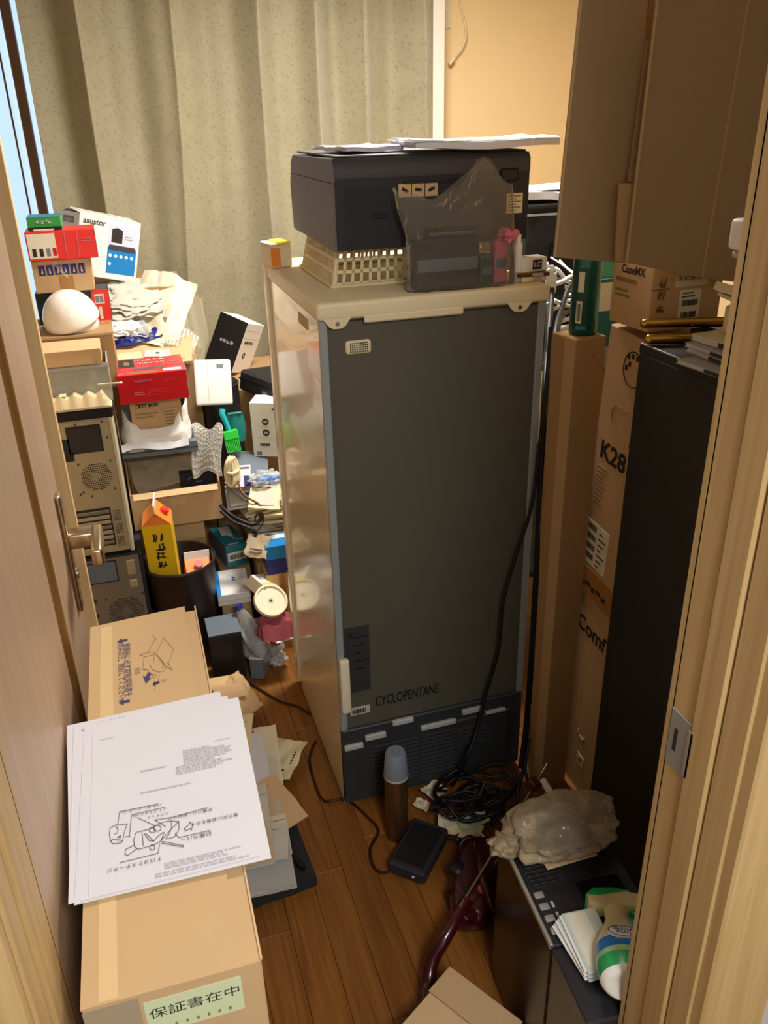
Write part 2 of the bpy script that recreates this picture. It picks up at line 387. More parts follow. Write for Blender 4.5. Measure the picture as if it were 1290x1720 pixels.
# window
mat('alu', '#7a5b44', 0.4, metal=0.3); mat('alu_w', '#ece4da', 0.5)
def pane_mat():
    m = bpy.data.materials.new('pane'); m.use_nodes = True; MATS['pane'] = m
    nt = m.node_tree; nt.nodes.clear(); L = nt.links.new
    out = nt.nodes.new('ShaderNodeOutputMaterial'); mx = nt.nodes.new('ShaderNodeMixShader'); tr = nt.nodes.new('ShaderNodeBsdfTransparent'); gl = nt.nodes.new('ShaderNodeBsdfGlossy')
    tr.inputs[0].default_value = (0.85, 0.92, 1, 1); gl.inputs['Roughness'].default_value = 0.05; mx.inputs[0].default_value = 0.08
    L(tr.outputs[0], mx.inputs[1]); L(gl.outputs[0], mx.inputs[2]); L(mx.outputs[0], out.inputs[0])
pane_mat()
w1 = struct(MB().b2((-0.95, 3.64, 0.75), (-0.91, 3.72, 2.15)).b2((1.16, 3.64, 0.75), (1.20, 3.72, 2.15)).b2((-0.91, 3.64, 0.75), (1.16, 3.72, 0.79)).b2((-0.91, 3.64, 2.11), (1.16, 3.72, 2.15)).obj('window_1', 'alu'))
for (a, b, y) in ((-0.91, -0.215, 3.70), (-0.25, 1.16, 3.67)):
    f = MB(); f.b2((a, y-0.012, 0.79), (a+0.035, y+0.012, 2.11), 0.003); f.b2((b-0.035, y-0.012, 0.79), (b, y+0.012, 2.11), 0.003); f.b2((a, y-0.012, 0.79), (b, y+0.012, 0.84)); f.b2((a, y-0.012, 2.06), (b, y+0.012, 2.11))
    sash = f.obj('window_sash', 'alu', w1); MB().b2((a+0.03, y-0.003, 0.83), (b-0.03, y+0.003, 2.07)).obj('pane', 'pane', sash)
MB().b2((-0.285, 3.688, 0.84), (-0.278, 3.694, 2.06)).obj('glazing_bead', 'alu', w1)
struct(MB().b2((1.19, 3.585, 0.70), (1.25, 3.64, 2.2), 0.004).obj('trim_1', 'alu_w'))
struct(MB().b2((-1.0, 3.57, 0.70), (1.25, 3.64, 0.735), 0.004).obj('trim_2', 'alu_w'))

# door frame
def jamb(sgn, name):
    # sgn -1: left jamb (face at x=-0.16), +1: right jamb (face at x=0.55)
    b = MB(); X = -0.16 if sgn < 0 else 0.55
    def bb(x0, x1, y0, y1, bev=0.002): b.b2((X+sgn*min(x0, x1) if sgn > 0 else X-max(x0, x1), y0, 0.0), (X+sgn*max(x0, x1) if sgn > 0 else X-min(x0, x1), y1, 2.08), bev)
    bb(0.0, 0.05, 0.612, 0.652); bb(-0.004, 0.05, 0.572, 0.610); bb(0.0, 0.05, 0.532, 0.570); bb(0.003, 0.105, 0.513, 0.545, 0.003); bb(0.0, 0.09, 0.645, 0.662, 0.003)
    return struct(b.obj(name, 'jamb_wood'))
jamb(-1, 'trim_3'); tr4 = jamb(1, 'trim_4')
struct(MB().b2((-0.26, 0.513, 2.05), (0.655, 0.662, 2.12), 0.003).obj('trim_5', 'jamb_wood'))
# strike plate with bent lip
b = MB(); b.b2((0.5482, 0.612, 0.905), (0.5502, 0.648, 0.985), 0.0008); b.b2((0.546, 0.604, 0.912), (0.5502, 0.614, 0.978), 0.0008)
sp = b.obj('strike_plate', 'plate', tr4); MB().b2((0.5478, 0.632, 0.930), (0.5484, 0.638, 0.962)).obj('latch_hole', 'dark', sp)

# the open door: leaf along +y, face at x = -0.16
door = struct(MB().b2((-0.195, 0.657, 0.008), (-0.160, 1.150, 2.03), 0.002).obj('door_1', 'door_wood'))
MB().b2((-0.195, 1.1502, 0.008), (-0.166, 1.207, 2.03)).obj('groove', 'groove', door)
MB().tube([(-0.167, 1.188, 0.01), (-0.167, 1.188, 2.02)], 0.013, 12).obj('groove_rib', 'groove_rib', door, smooth=60)
MB().b2((-0.195, 1.2072, 0.008), (-0.160, 1.505, 2.03), 0.002).obj('stile', 'door_wood', door)
h = MB(); h.b2((-0.160, 1.424, 0.800), (-0.150, 1.456, 1.035), 0.005, 3)
hd = h.obj('handle_plate', 'steel_b', door, smooth=40)
MB().b2((-0.152, 1.422, 0.930), (-0.100, 1.458, 0.960), 0.006, 3).b2((-0.112, 1.345, 0.928), (-0.092, 1.455, 0.962), 0.006, 3).obj('lever', 'steel_b', hd, smooth=40)
MB().cyl((-0.152, 1.44, 0.875), (-0.146, 1.44, 0.875), 0.010).obj('lock_cylinder', 'steel', hd)

# pale board standing behind the door edge
sb = thing('shelf_board', 'tall pale wooden board standing behind the open door, beside the window', 'board', (-0.209, 2.10, 0))
MB().b2((-0.17, 0, 0), (0.017, 0.02, 2.1), 0.002).obj('board', 'shelf_wood', sb)
MB().b2((-0.17, 0.02, 0), (-0.15, 0.19, 2.1), 0.002).obj('side_board', 'shelf_wood', sb)

# room ceiling lamp, and a fixture added for the hall fill (above the frame)
def clamp(nm, lb, x, y, r):
    t = thing(nm, lb, 'lamp', (x, y, 2.3)); MB().lathe([(0, 0.1), (r, 0.1), (r, 0.05), (r*0.97, 0.045), (r*0.97, 0.03), (0, 0.03)], 40).obj('base', 'white', t, smooth=40)
    MB().lathe([(r*0.9, 0.03), (r*0.85, 0.0), (0, -0.012)], 40).obj('diffuser', 'white', t, smooth=60)
clamp('ceiling_lamp', 'round white ceiling lamp of the room', 0.85, 2.35, 0.26); clamp('ceiling_lamp', 'wide round fixture added for the hall fill light', 0.30, -0.65, 0.34)

# curtain
def curtain_mat():
    m = bpy.data.materials.new('curtain'); m.use_nodes = True; MATS['curtain'] = m
    nt = m.node_tree; b = nt.nodes['Principled BSDF']; L = nt.links.new
    tc = nt.nodes.new('ShaderNodeTexCoord')
    base = lin('#a29a7e'); mark = lin('#6f6a50')
    def sprig(rot, scale, thr, loc):
        rt = nt.nodes.new('ShaderNodeVectorRotate'); rt.rotation_type = 'Z_AXIS'; rt.inputs['Angle'].default_value = rot; L(tc.outputs['UV'], rt.inputs[0])
        mp = nt.nodes.new('ShaderNodeMapping'); mp.inputs['Scale'].default_value = scale; mp.inputs['Location'].default_value = loc
        L(rt.outputs[0], mp.inputs[0]); v = nt.nodes.new('ShaderNodeTexVoronoi'); v.inputs['Scale'].default_value = 1; v.voronoi_dimensions = '2D'; L(mp.outputs[0], v.inputs['Vector'])
        r = nt.nodes.new('ShaderNodeMapRange'); r.inputs['From Min'].default_value = thr; r.inputs['From Max'].default_value = thr*0.5; L(v.outputs['Distance'], r.inputs['Value']); return r.outputs[0]
    outs = [sprig(0.9, (14, 40, 1), 0.11, (0, 0, 0)), sprig(-0.9, (12, 38, 1), 0.10, (3.3, 1.7, 0)), sprig(0.2, (11, 36, 1), 0.09, (7.1, 5.2, 0)), sprig(1.45, (10, 34, 1), 0.09, (1.1, 8.2, 0))]
    acc = outs[0]
    for o in outs[1:]:
        mx = nt.nodes.new('ShaderNodeMath'); mx.operation = 'MAXIMUM'; L(acc, mx.inputs[0]); L(o, mx.inputs[1]); acc = mx.outputs[0]
    n = nt.nodes.new('ShaderNodeTexNoise'); n.inputs['Scale'].default_value = 9; L(tc.outputs['UV'], n.inputs['Vector'])
    tint = nt.nodes.new('ShaderNodeMix'); tint.data_type = 'RGBA'; tint.inputs[6].default_value = tuple(v*0.88 for v in base[:3])+(1,); tint.inputs[7].default_value = tuple(v*1.12 for v in base[:3])+(1,); L(n.outputs['Fac'], tint.inputs[0])
    mul = nt.nodes.new('ShaderNodeMath'); mul.operation = 'MULTIPLY'; mul.inputs[1].default_value = 0.45; L(acc, mul.inputs[0])
    mix = nt.nodes.new('ShaderNodeMix'); mix.data_type = 'RGBA'; L(mul.outputs[0], mix.inputs[0]); L(tint.outputs[2], mix.inputs[6]); mix.inputs[7].default_value = mark
    L(mix.outputs[2], b.inputs['Base Color']); b.inputs['Roughness'].default_value = 0.7; b.inputs['Sheen Weight'].default_value = 0.3
    wv = nt.nodes.new('ShaderNodeTexNoise'); wv.inputs['Scale'].default_value = 400; L(tc.outputs['UV'], wv.inputs['Vector'])
    bp = nt.nodes.new('ShaderNodeBump'); bp.inputs['Strength'].default_value = 0.15; bp.inputs['Distance'].default_value = 0.002; L(wv.outputs['Fac'], bp.inputs['Height']); L(bp.outputs[0], b.inputs['Normal'])
curtain_mat()
def curtain_depth(s, z):
    # s metres along the curtain; folds deepen towards the top and get loose below
    k = 0.5+0.5*min(1, max(0, (z-0.3)/1.9))
    ph = s*25+1.5*math.sin(s*5.3+0.6)+0.45*(2.2-z)*math.sin(s*3); a = (abs(math.sin(ph*0.5))**0.8*2-1) * 0.066 + math.sin(s*51+1.3+0.5*(2.2-z)) * 0.008 + math.sin(s*9.1+2)*0.012
    a = a*k+0.012*noise.noise(V((s*6, z*2.2, 1.0)))
    return a
ct = thing('curtain', 'long beige-green patterned curtain drawn across the window', 'curtain', (-0.185, 3.49, 0))
me = bpy.data.meshes.new('cloth'); vs_, fs_, uv_ = [], [], []
NX, NZ = 260, 50; W = 1.52
for j in range(NZ+1):
    z = 0.06+2.16*j/NZ
    for i in range(NX+1):
        s = W*i/NX; lean = 0.035*math.exp(-((z-0.8)/0.5)**2)*math.sin(s*7+1.0)
        y = curtain_depth(s, z) - (0.05*max(0, (0.95-z)/0.9) if s < 0.8 else 0)
        vs_.append((s+lean*(1 if 0.05 < s < 1.4 else 0)*min(1, s*4), y, z))
for j in range(NZ):
    for i in range(NX):
        a = j*(NX+1)+i; fs_.append((a, a+1, a+NX+2, a+NX+1))
me.from_pydata(vs_, [], fs_); uvl = me.uv_layers.new(name='UVMap')
for p in me.polygons:
    p.use_smooth = True
    for li in p.loop_indices:
        vi = me.loops[li].vertex_index; i, j = vi % (NX+1), vi//(NX+1); uvl.data[li].uv = (1.9*i/NX, 2.16*j/NZ)
cl = mobj('cloth', me, 'curtain', ct); md = cl.modifiers.new('thick', 'SOLIDIFY'); md.thickness = 0.002
MB().b2((1.500, -0.012, 0.06), (1.548, -0.004, 2.22), 0.002).obj('lining_edge', 'alu_w', ct)
MB().b2((-0.75, -0.012, 2.23), (1.60, 0.03, 2.26), 0.004).obj('rail', 'alu_w', ct)

# outlet with hanging cord on the back wall
ot = thing('wall_outlet', 'cream wall outlet high on the orange back wall', 'outlet', (1.405, 3.62, 1.99))
MB().b2((-0.036, -0.009, -0.06), (0.036, 0, 0.06), 0.003).obj('cover_plate', 'cream_p', ot)
MB().b2((-0.014, -0.0105, 0.005), (0.014, -0.0088, 0.035)).obj('socket', 'white', ot)
MB().b2((-0.006, -0.0112, 0.013), (-0.004, -0.0104, 0.026)).b2((0.004, -0.0112, 0.013), (0.006, -0.0104, 0.026)).obj('slots', 'print', ot)
cable('wall_cable', 'thin cream cord with plug dangling from the wall outlet', [(1.462, 3.600, 2.057), (1.487, 3.590, 1.966), (1.499, 3.590, 1.904), (1.482, 3.590, 1.861), (1.456, 3.590, 1.834), (1.446, 3.590, 1.823)], 0.0035, 'cream', plug='cream')

# ================================================================ fridge, seen from behind
FX0, FX1, FY0, FY1 = 0.361, 0.851, 1.577, 2.150
mat('fr_side', '#e8dcc0', 0.22, spec=0.5, coat=0.3, bump=0.03, bscale=40); mat('fr_top', '#e6d8b4', 0.42); mat('fr_back', '#5d5a4d', 0.5, vary=0.06, vscale=3, metal=0.2); mat('fr_strip', '#97a0a0', 0.4, metal=0.2); mat('fr_cover', '#363a3d', 0.5, metal=0.2)
fr = thing('fridge', 'tall beige fridge turned back to front, dark grey rear panel', 'fridge', (FX0, FY0, 0)); FW, FD = FX1-FX0, FY1-FY0
b = MB(); b.b2((0, 0.004, 0.012), (0.010, FD-0.06, 1.262), 0.002); b.b2((FW-0.010, 0.004, 0.012), (FW, FD-0.06, 1.262), 0.002); b.b2((0.009, 0.02, 0.03), (FW-0.009, FD-0.062, 1.262))
b.obj('cabinet', 'fr_side', fr)
b = MB(); b.b2((0, 0.0, 0.02), (0.017, 0.010, 1.262), 0.002); b.b2((FW-0.017, 0.0, 0.02), (FW, 0.010, 1.262), 0.002); b.obj('corner_strip', 'fr_strip', fr)
MB().b2((0.016, 0.006, 0.24), (FW-0.016, 0.021, 1.255)).obj('rear_panel', 'fr_back', fr)
b = MB(); b.b2((-0.005, -0.008, 1.262), (FW+0.005, FD-0.05, 1.297), 0.008, 3)
tp = b.obj('top_panel', 'fr_top', fr, smooth=40)
for xx in (0.035, FW-0.065): # screw tabs hanging from the rear lip
    MB().poly([(xx-0.028, -0.008, 1.266), (xx+0.028, -0.008, 1.266), (xx+0.016, -0.008, 1.250), (xx+0.008, -0.008, 1.246), (xx-0.008, -0.008, 1.246), (xx-0.016, -0.008, 1.250)], (0, 0.006, 0)).obj('screw_tab', 'fr_top', tp)
    MB().cyl((xx, -0.0085, 1.256), (xx, -0.011, 1.256), 0.004, n=12).obj('screw', 'steel', tp)
MB().b2((0.09, -0.0095, 1.252), (0.30, 0.0, 1.268), 0.003).obj('lip', 'fr_top', tp)
b = MB(); b.b2((-0.008, FD-0.052, 0.42), (FW+0.008, FD, 1.30), 0.008, 2); b.obj('upper_door', 'fr_side', fr, smooth=40)
b = MB(); b.b2((-0.008, FD-0.052, 0.03), (FW+0.008, FD, 0.413), 0.008, 2); b.obj('lower_door', 'fr_side', fr, smooth=40)
b = MB(); b.b2((0.004, FD-0.058, 0.03), (FW-0.004, FD-0.052, 1.29)); b.obj('door_seal', 'kraft_d', fr)
# round vent
vt = MB().b2((0.052, -0.002, 1.190), (0.105, 0.008, 1.218), 0.006, 3).obj('vent', 'fr_top', fr, smooth=40)
b = MB()
for i in range(9):
    for j in range(5): b.b2((0.060+i*0.0043, -0.0026, 1.1945+j*0.0042), (0.0628+i*0.0043, -0.0015, 1.1972+j*0.0042))
b.obj('vent_holes', 'dark', vt)
# carrying grip and labels
MB().b2((0.002, -0.016, 0.315), (0.026, 0.002, 0.470), 0.006, 3).obj('side_grip', 'cream_p', fr, smooth=40)
MB().b2((0.020, 0.0035, 0.36), (0.080, 0.0062, 0.545)).obj('data_plate', 'fr_cover', fr)
DIM[fr.name] = (FW, 0.01, 1.26)
def ftext(s, x, z, size, m='print', sx=1.0):
    me = text_mesh(s, size, 'LEFT'); me.transform(Matrix.Translation((x, 0.0025, z)) @ Matrix.Rotation(R(90), 4, 'X') @ Matrix.Diagonal((sx, 1, 1, 1))); return mobj('lettering', me, m, fr)
ftext('CYCLOPENTANE', 0.090, 0.318, 0.042, 'black', 0.52)
ftext('▲', 0.028, 0.525, 0.014, 'black')
for i in range(5): MB().b2((0.040, 0.003, 0.515-i*0.022), (0.040+0.034-0.006*(i % 3), 0.0036, 0.518-i*0.022)).obj('fine_print', 'black', fr)
MB().b2((0.026, 0.003, 0.292), (0.076, 0.0045, 0.315)).obj('barcode_label', 'grey_l', fr)
b = MB()
for i in range(14): b.b2((0.030+i*0.0025, 0.0025, 0.296), (0.0312+i*0.0025+0.0007*(i % 3), 0.0032, 0.309))
b.obj('barcode', 'print', fr)
# compressor cover with louvres and foam blocks
cv = MB().b2((0.0, -0.004, 0.02), (FW-0.002, 0.014, 0.255), 0.003).obj('compressor_cover', 'fr_cover', fr)
MB().b2((0.30, -0.012, 0.06), (0.455, -0.003, 0.215), 0.004).obj('raised_cover', 'fr_cover', cv)
MB().b2((0.445, -0.0145, 0.07), (0.452, -0.0115, 0.21)).obj('cover_edge', 'black_m', cv)
for i in range(11):
    for (xa, xb) in ((0.07, 0.20), (0.205, 0.30), (0.305, 0.385)):
        if xa > 0.3 and i > 4: continue
        MB().box(((xa+xb)/2, -0.006 - (0.008 if xa > 0.3 else 0), 0.185-i*0.0125), (xb-xa, 0.007, 0.004), (R(30), 0, 0)).obj('louvre', 'black_m', cv)
for (xa, xb, za, zb) in ((0.004, 0.052, 0.197, 0.212), (0.058, 0.112, 0.214, 0.230), (0.130, 0.185, 0.242, 0.256), (0.205, 0.300, 0.206, 0.220), (0.318, 0.372, 0.226, 0.241), (0.383, 0.440, 0.206, 0.219)):
    MB().b2((xa, -0.012, za), (xb, 0.0, zb), 0.002).obj('foam_block', 'grey_l', cv)
for (xx, zz) in ((0.02, 0.235), (0.475, 0.235), (0.47, 0.06)): MB().cyl((xx, -0.006, zz), (xx, -0.003, zz), 0.003, n=8).obj('screw', 'steel', cv)
for (xx, yy) in ((0.03, 0.04), (FW-0.03, 0.04), (0.03, FD-0.09), (FW-0.03, FD-0.09)): MB().cyl((xx, yy, 0), (xx, yy, 0.032), 0.014, n=12).obj('foot', 'black', fr)
for (za, zb) in ((1.10, 1.16),): MB().b2((-0.0012, 0.10, 1.222), (0.0, 0.19, 1.245)).obj('tape_patch', 'kraft_l', fr)
cable('black_cable', 'thick black power cord hanging down the back of the fridge', [(0.877, 1.600, 1.199), (0.857, 1.565, 1.091), (0.843, 1.555, 0.931), (0.828, 1.545, 0.805), (0.799, 1.550, 0.684), (0.770, 1.550, 0.559), (0.764, 1.550, 0.423), (0.732, 1.550, 0.285), (0.702, 1.530, 0.195), (0.662, 1.500, 0.144), (0.645, 1.544, 0.020)], 0.0045)

# ---- upside-down plastic basket on the fridge top (z 1.297)
bt = thing('plastic_basket', 'cream lattice plastic basket upside down under the printer', 'basket', (0.622, 1.855, 1.2975))
mat('bask', '#e8d7a8', 0.4)
def basket(t, w, d, h, fl):
    # w,d outer at the rim (bottom); inset fl at top; lattice walls made of bars
    def wall(p0, p1, q0, q1, nb, rows, nm):
        p0, p1, q0, q1 = map(V, (p0, p1, q0, q1)); b = MB(); th = 0.003
        def P(u, v): return (p0.lerp(p1, u)).lerp(q0.lerp(q1, u), v)
        n = (p1-p0).cross(q0-p0).normalized()*th
        def q(u0, u1, v0, v1): b.poly([P(u0, v0), P(u1, v0), P(u1, v1), P(u0, v1)], n)
        for r in range(rows+1):
            v = r/rows; q(0, 1, max(0, v-0.05), min(1, v+0.05))
        for k in range(nb+1):
            u = k/nb; q(max(0, u-0.16/nb), min(1, u+0.16/nb), 0, 1)
        b.obj(nm, 'bask', t)
    a = (w/2, d/2); c = (w/2-fl, d/2-fl); z0, z1 = 0.006, h
    wall((-a[0], -a[1], z0), (a[0], -a[1], z0), (-c[0], -c[1], z1), (c[0], -c[1], z1), 20, 3, 'lattice_wall')
    wall((-a[0], a[1], z0), (-a[0], -a[1], z0), (-c[0], c[1], z1), (-c[0], -c[1], z1), 17, 3, 'lattice_wall')
    wall((a[0], -a[1], z0), (a[0], a[1], z0), (c[0], -c[1], z1), (c[0], c[1], z1), 17, 3, 'lattice_wall')
    wall((a[0], a[1], z0), (-a[0], a[1], z0), (c[0], c[1], z1), (-c[0], c[1], z1), 20, 3, 'lattice_wall')
    b = MB(); r = 0.010
    b.b2((-a[0]-r, -a[1]-r, 0), (a[0]+r, -a[1]+0.002, 0.007), 0.002); b.b2((-a[0]-r, a[1]-0.002, 0), (a[0]+r, a[1]+r, 0.007), 0.002); b.b2((-a[0]-r, -a[1], 0), (-a[0]+0.002, a[1], 0.007), 0.002); b.b2((a[0]-0.002, -a[1], 0), (a[0]+r, a[1], 0.007), 0.002)
    b.obj('rim', 'bask', t); MB().b2((-c[0], -c[1], h-0.003), (c[0], c[1], h)).obj('bottom_plate', 'bask', t)
    for sx in (-1, 1):
        for sy in (-1, 1): MB().cyl((sx*a[0], sy*a[1], 0.004), (sx*c[0], sy*c[1], h), 0.006, 0.005, 8).obj('corner_post', 'bask', t)
basket(bt, 0.385, 0.285, 0.078, 0.014)
sm = thing('paper_packet', 'little packet with a yellow top behind the basket corner on the fridge', 'packet', (0.372, 2.045, 1.2975), R(10))
MB().b2((-0.022, -0.03, 0), (0.03, 0.04, 0.052), 0.003).obj('packet_body', 'cream', sm); MB().b2((-0.004, -0.0305, 0.0525), (0.03, 0.04, 0.058), 0.002).obj('top_flap', 'yell', sm); MB().b2((-0.0225, -0.031, 0.004), (-0.0, -0.0297, 0.046)).obj('printed_panel', 'orange', sm); MB().b2((-0.024, -0.032, 0.0521), (-0.0045, 0.04, 0.056), 0.002).obj('fold', 'white', sm)

# ---- printer on the basket
mat('pr_dark', '#232327', 0.5, bump=0.05, bscale=500); mat('pr_side', '#6a6360', 0.55, bump=0.05, bscale=500); mat('pr_lid', '#3a383a', 0.45)
PZ = 1.3755
pr = thing('printer', 'large dark grey multifunction printer on the fridge, seen from behind', 'printer', (0.427, 1.66, PZ))
PW, PD, PH = 0.412, 0.395, 0.172
b = MB(); b.poly([(0, 0, 0.002), (PW, 0, 0.002), (PW, 0, 0.135), (0, 0, 0.135)], (0, PD, 0)); body = b.obj('body', 'pr_dark', pr)
b = MB(); b.poly([(0, 0.004, 0.0), (0, 0.004, PH-0.045), (0, PD, PH-0.045), (0, PD+0.012, PH-0.07), (0, PD+0.002, 0.006)], (-0.004, 0, 0)); b.obj('side_cover', 'pr_side', pr)
b = MB(); b.poly([(0, 0.001, PH-0.044), (0, 0.001, PH-0.014), (0, 0.014, PH-0.001), (0, PD-0.03, PH-0.005), (0, PD-0.005, PH-0.02), (0, PD+0.012, PH-0.068), (0, PD, PH-0.044)], (-0.003, 0, 0)); b.obj('lid_side', 'pr_side', pr)
b = MB(); b.poly([(0, -0.002, PH-0.037), (0, -0.002, PH-0.012), (0, 0.008, PH), (0, PD-0.03, PH-0.004), (0, PD, PH-0.037)], (PW, 0, 0)); b.obj('scanner_lid', 'pr_lid', pr, smooth=50)
MB().b2((0.004, 0.01, PH), (PW-0.004, PD-0.04, PH+0.004), 0.002).obj('lid_cover', 'pr_lid', pr)
MB().b2((0.140, -0.006, 0.122), (PW-0.060, 0.0, 0.127)).obj('seam', 'black', pr); MB().b2((0.345, -0.006, 0.118), (0.385, -0.001, 0.142), 0.003).obj('hinge', 'black', pr)
MB().b2((0.018, -0.001, 0.004), (0.13, 0.0, 0.118)).obj('rear_tray', 'black_m', pr); MB().b2((0.075, -0.003, 0.06), (0.105, -0.0, 0.068), 0.001).obj('tray_latch', 'black', pr); MB().cyl((0.118, -0.004, 0.112), (0.118, 0, 0.112), 0.004, n=12).obj('button', 'grey', pr)
for i in range(3):
    x0 = 0.128+i*0.028
    p = MB().b2((x0, -0.0022, 0.097), (x0+0.026, -0.0002, 0.122)).obj('instruction_label', 'kraft_l', pr); MB().box((x0+0.013, -0.0025, 0.110), (0.014, 0.0008, 0.006), (0, R(30-25*i), 0)).obj('pictogram', 'print', p)
lb = MB().b2((0.362, -0.0022, 0.055), (0.398, -0.0002, 0.094)).obj('rating_label', 'cream', pr)
for i in range(6): MB().b2((0.366, -0.0026, 0.060+i*0.0055), (0.366+(0.028 if i % 2 else 0.018), -0.0021, 0.0625+i*0.0055)).obj('fine_print', 'print_l', lb)
# papers on the printer
PT = PZ+PH+0.004
for (nm, lab, c, w, l, rz, mm, z, th) in (('paper_stack', 'white papers in a clear sleeve lying across the printer top', (0.745, 1.74, 0), 0.30, 0.20, -4, 'paper', 0.011, 0.014), ('paper_packet', 'pale blue printed packet lying on the printer, left of the white papers', (0.515, 1.80, 0), 0.13, 0.15, 12, 'lilac', 0.007, 0.008)):
    t = sheet(nm, lab, 'papers', (c[0], c[1], PT+z), w, l, rz, (0, 0), mm, 0.02, 3, 0.004, th)
    MB().quadsheet(lambda u, v: ((u-0.5)*w*1.06, (v-0.5)*l*1.05, th*0.62+0.003*noise.noise(V((u*6, v*6, w*9)))), 10, 8, 0.0006).obj('clear_sleeve', 'clear', t, smooth=60)

# ---- clear bag of things in front of the printer, on the fridge's rear edge
cb = thing('plastic_bag', 'tied clear plastic bag of dark packages in front of the printer', 'bag', (0.672, 1.618, 1.2975))
def bagP(u, v):
    a = 2*math.pi*u; z = v*0.19
    w = 0.118*(1-0.15*max(0, v-0.45)); d = 0.030*(1-0.75*max(0, v-0.3)/0.7)
    n1 = noise.noise(V((math.cos(a)*2, math.sin(a)*2, v*4+3))); n2 = noise.noise(V((math.cos(a)*5, math.sin(a)*5, v*9)))
    x = w*math.copysign(abs(math.cos(a))**0.6, math.cos(a))*(1+0.06*n1); y = d*math.copysign(abs(math.sin(a))**0.6, math.sin(a))*(1+0.2*n1)+0.006*n2
    if v > 0.55:
        k = (v-0.55)/0.45; z += k*(0.055*math.exp(-((x-0.045)/0.035)**2) - 0.02*math.exp(-((x+0.03)/0.03)**2)); x += -0.03*k*(x < 0)
    return (x, y, z+0.004*n2)
b = MB(); N, K = 44, 22
g = [[b.b.verts.new(bagP(i/N, j/K)) for i in range(N)] for j in range(K+1)]
for j in range(K):
    for i in range(N): b.b.faces.new((g[j][i], g[j][(i+1) % N], g[j+1][(i+1) % N], g[j+1][i]))
b.b.faces.new(g[0][::-1])
b.obj('film', 'clear_grey', cb, smooth='all')
MB().lump((0.098, -0.006, 0.095), (0.022, 0.018, 0.016), 5, 0.5, 2).obj('knot', 'pink', cb, smooth=60)
for (nm, lab, lo, hi, mm) in (('dark_package', 'black flat package inside the clear bag on the fridge', (-0.102, -0.016, 0.003), (0.035, 0.014, 0.10), 'black_m'), ('green_package', 'dark green small package inside the clear bag on the fridge', (0.038, -0.014, 0.003), (0.068, 0.012, 0.062), 'green_d'), ('pink_package', 'pinkish packet inside the clear bag on the fridge', (0.070, -0.013, 0.003), (0.100, 0.013, 0.088), 'pink'), ('small_package', 'brown packet lying on the dark package inside the clear bag', (-0.075, -0.012, 0.1005), (0.03, 0.010, 0.118), 'dark')):
    t = thing(nm, lab, 'package', (0.672+(lo[0]+hi[0])/2, 1.618+(lo[1]+hi[1])/2, 1.2975+lo[2])); s = V(hi)-V(lo)
    MB().b2((-s.x/2, -s.y/2, 0), (s.x/2, s.y/2, s.z), 0.004, 2).obj('wrapper', mm, t); MB().b2((-s.x/2+0.004, -s.y/2-0.0006, s.z*0.35), (s.x/2-0.004, -s.y/2+0.0004, s.z*0.6)).obj('band', 'slate', t)
t = thing('glue_tube', 'white tube standing beside the tied plastic bag', 'tube', (0.803, 1.625, 1.2975))
MB().lathe([(0, 0), (0.009, 0), (0.009, 0.075), (0.006, 0.080), (0.006, 0.095), (0, 0.096)], 16).obj('tube_body', 'white', t, smooth=40); MB().lathe([(0.0095, 0.0), (0.0095, 0.02), (0.009, 0.021)], 16).obj('cap', 'grey_l', t, smooth=40)
# little cartridge boxes at the right end of the fridge top
for (lab, c, s, rz, mm) in (('flat grey packet at the bottom of the pile on the fridge edge', (0.836, 1.630, 1.2975), (0.058, 0.05, 0.010), 6, 'cream'), ('thin dark packet in the middle of the pile on the fridge edge', (0.834, 1.632, 1.308), (0.07, 0.045, 0.008), -8, 'bronze'), ('white little carton with black print on top of the pile at the fridge edge', (0.838, 1.635, 1.3165), (0.062, 0.04, 0.028), 4, 'white')):
    t = boxt('small_carton', lab, 'box', (c[0]-s[0]/2, c[1]-s[1]/2, c[2]+s[2]), (c[0]+s[0]/2, c[1]-s[1]/2+0.004*rz/5, c[2]+s[2]), s[1], s[2], m=mm, bev=0.0012)
    decal(t, 'F', 0.45, 0.15, 0.8, 0.85, 'print' if mm == 'white' else 'grey_l', 'label_panel'); decal(t, 'T', 0.1, 0.1, 0.4, 0.9, 'lilac' if mm == 'white' else 'kraft', 'label_panel')
    if mm == 'white': text(t, 'F', 'LC', 0.62, 0.5, 0.014, 'white')

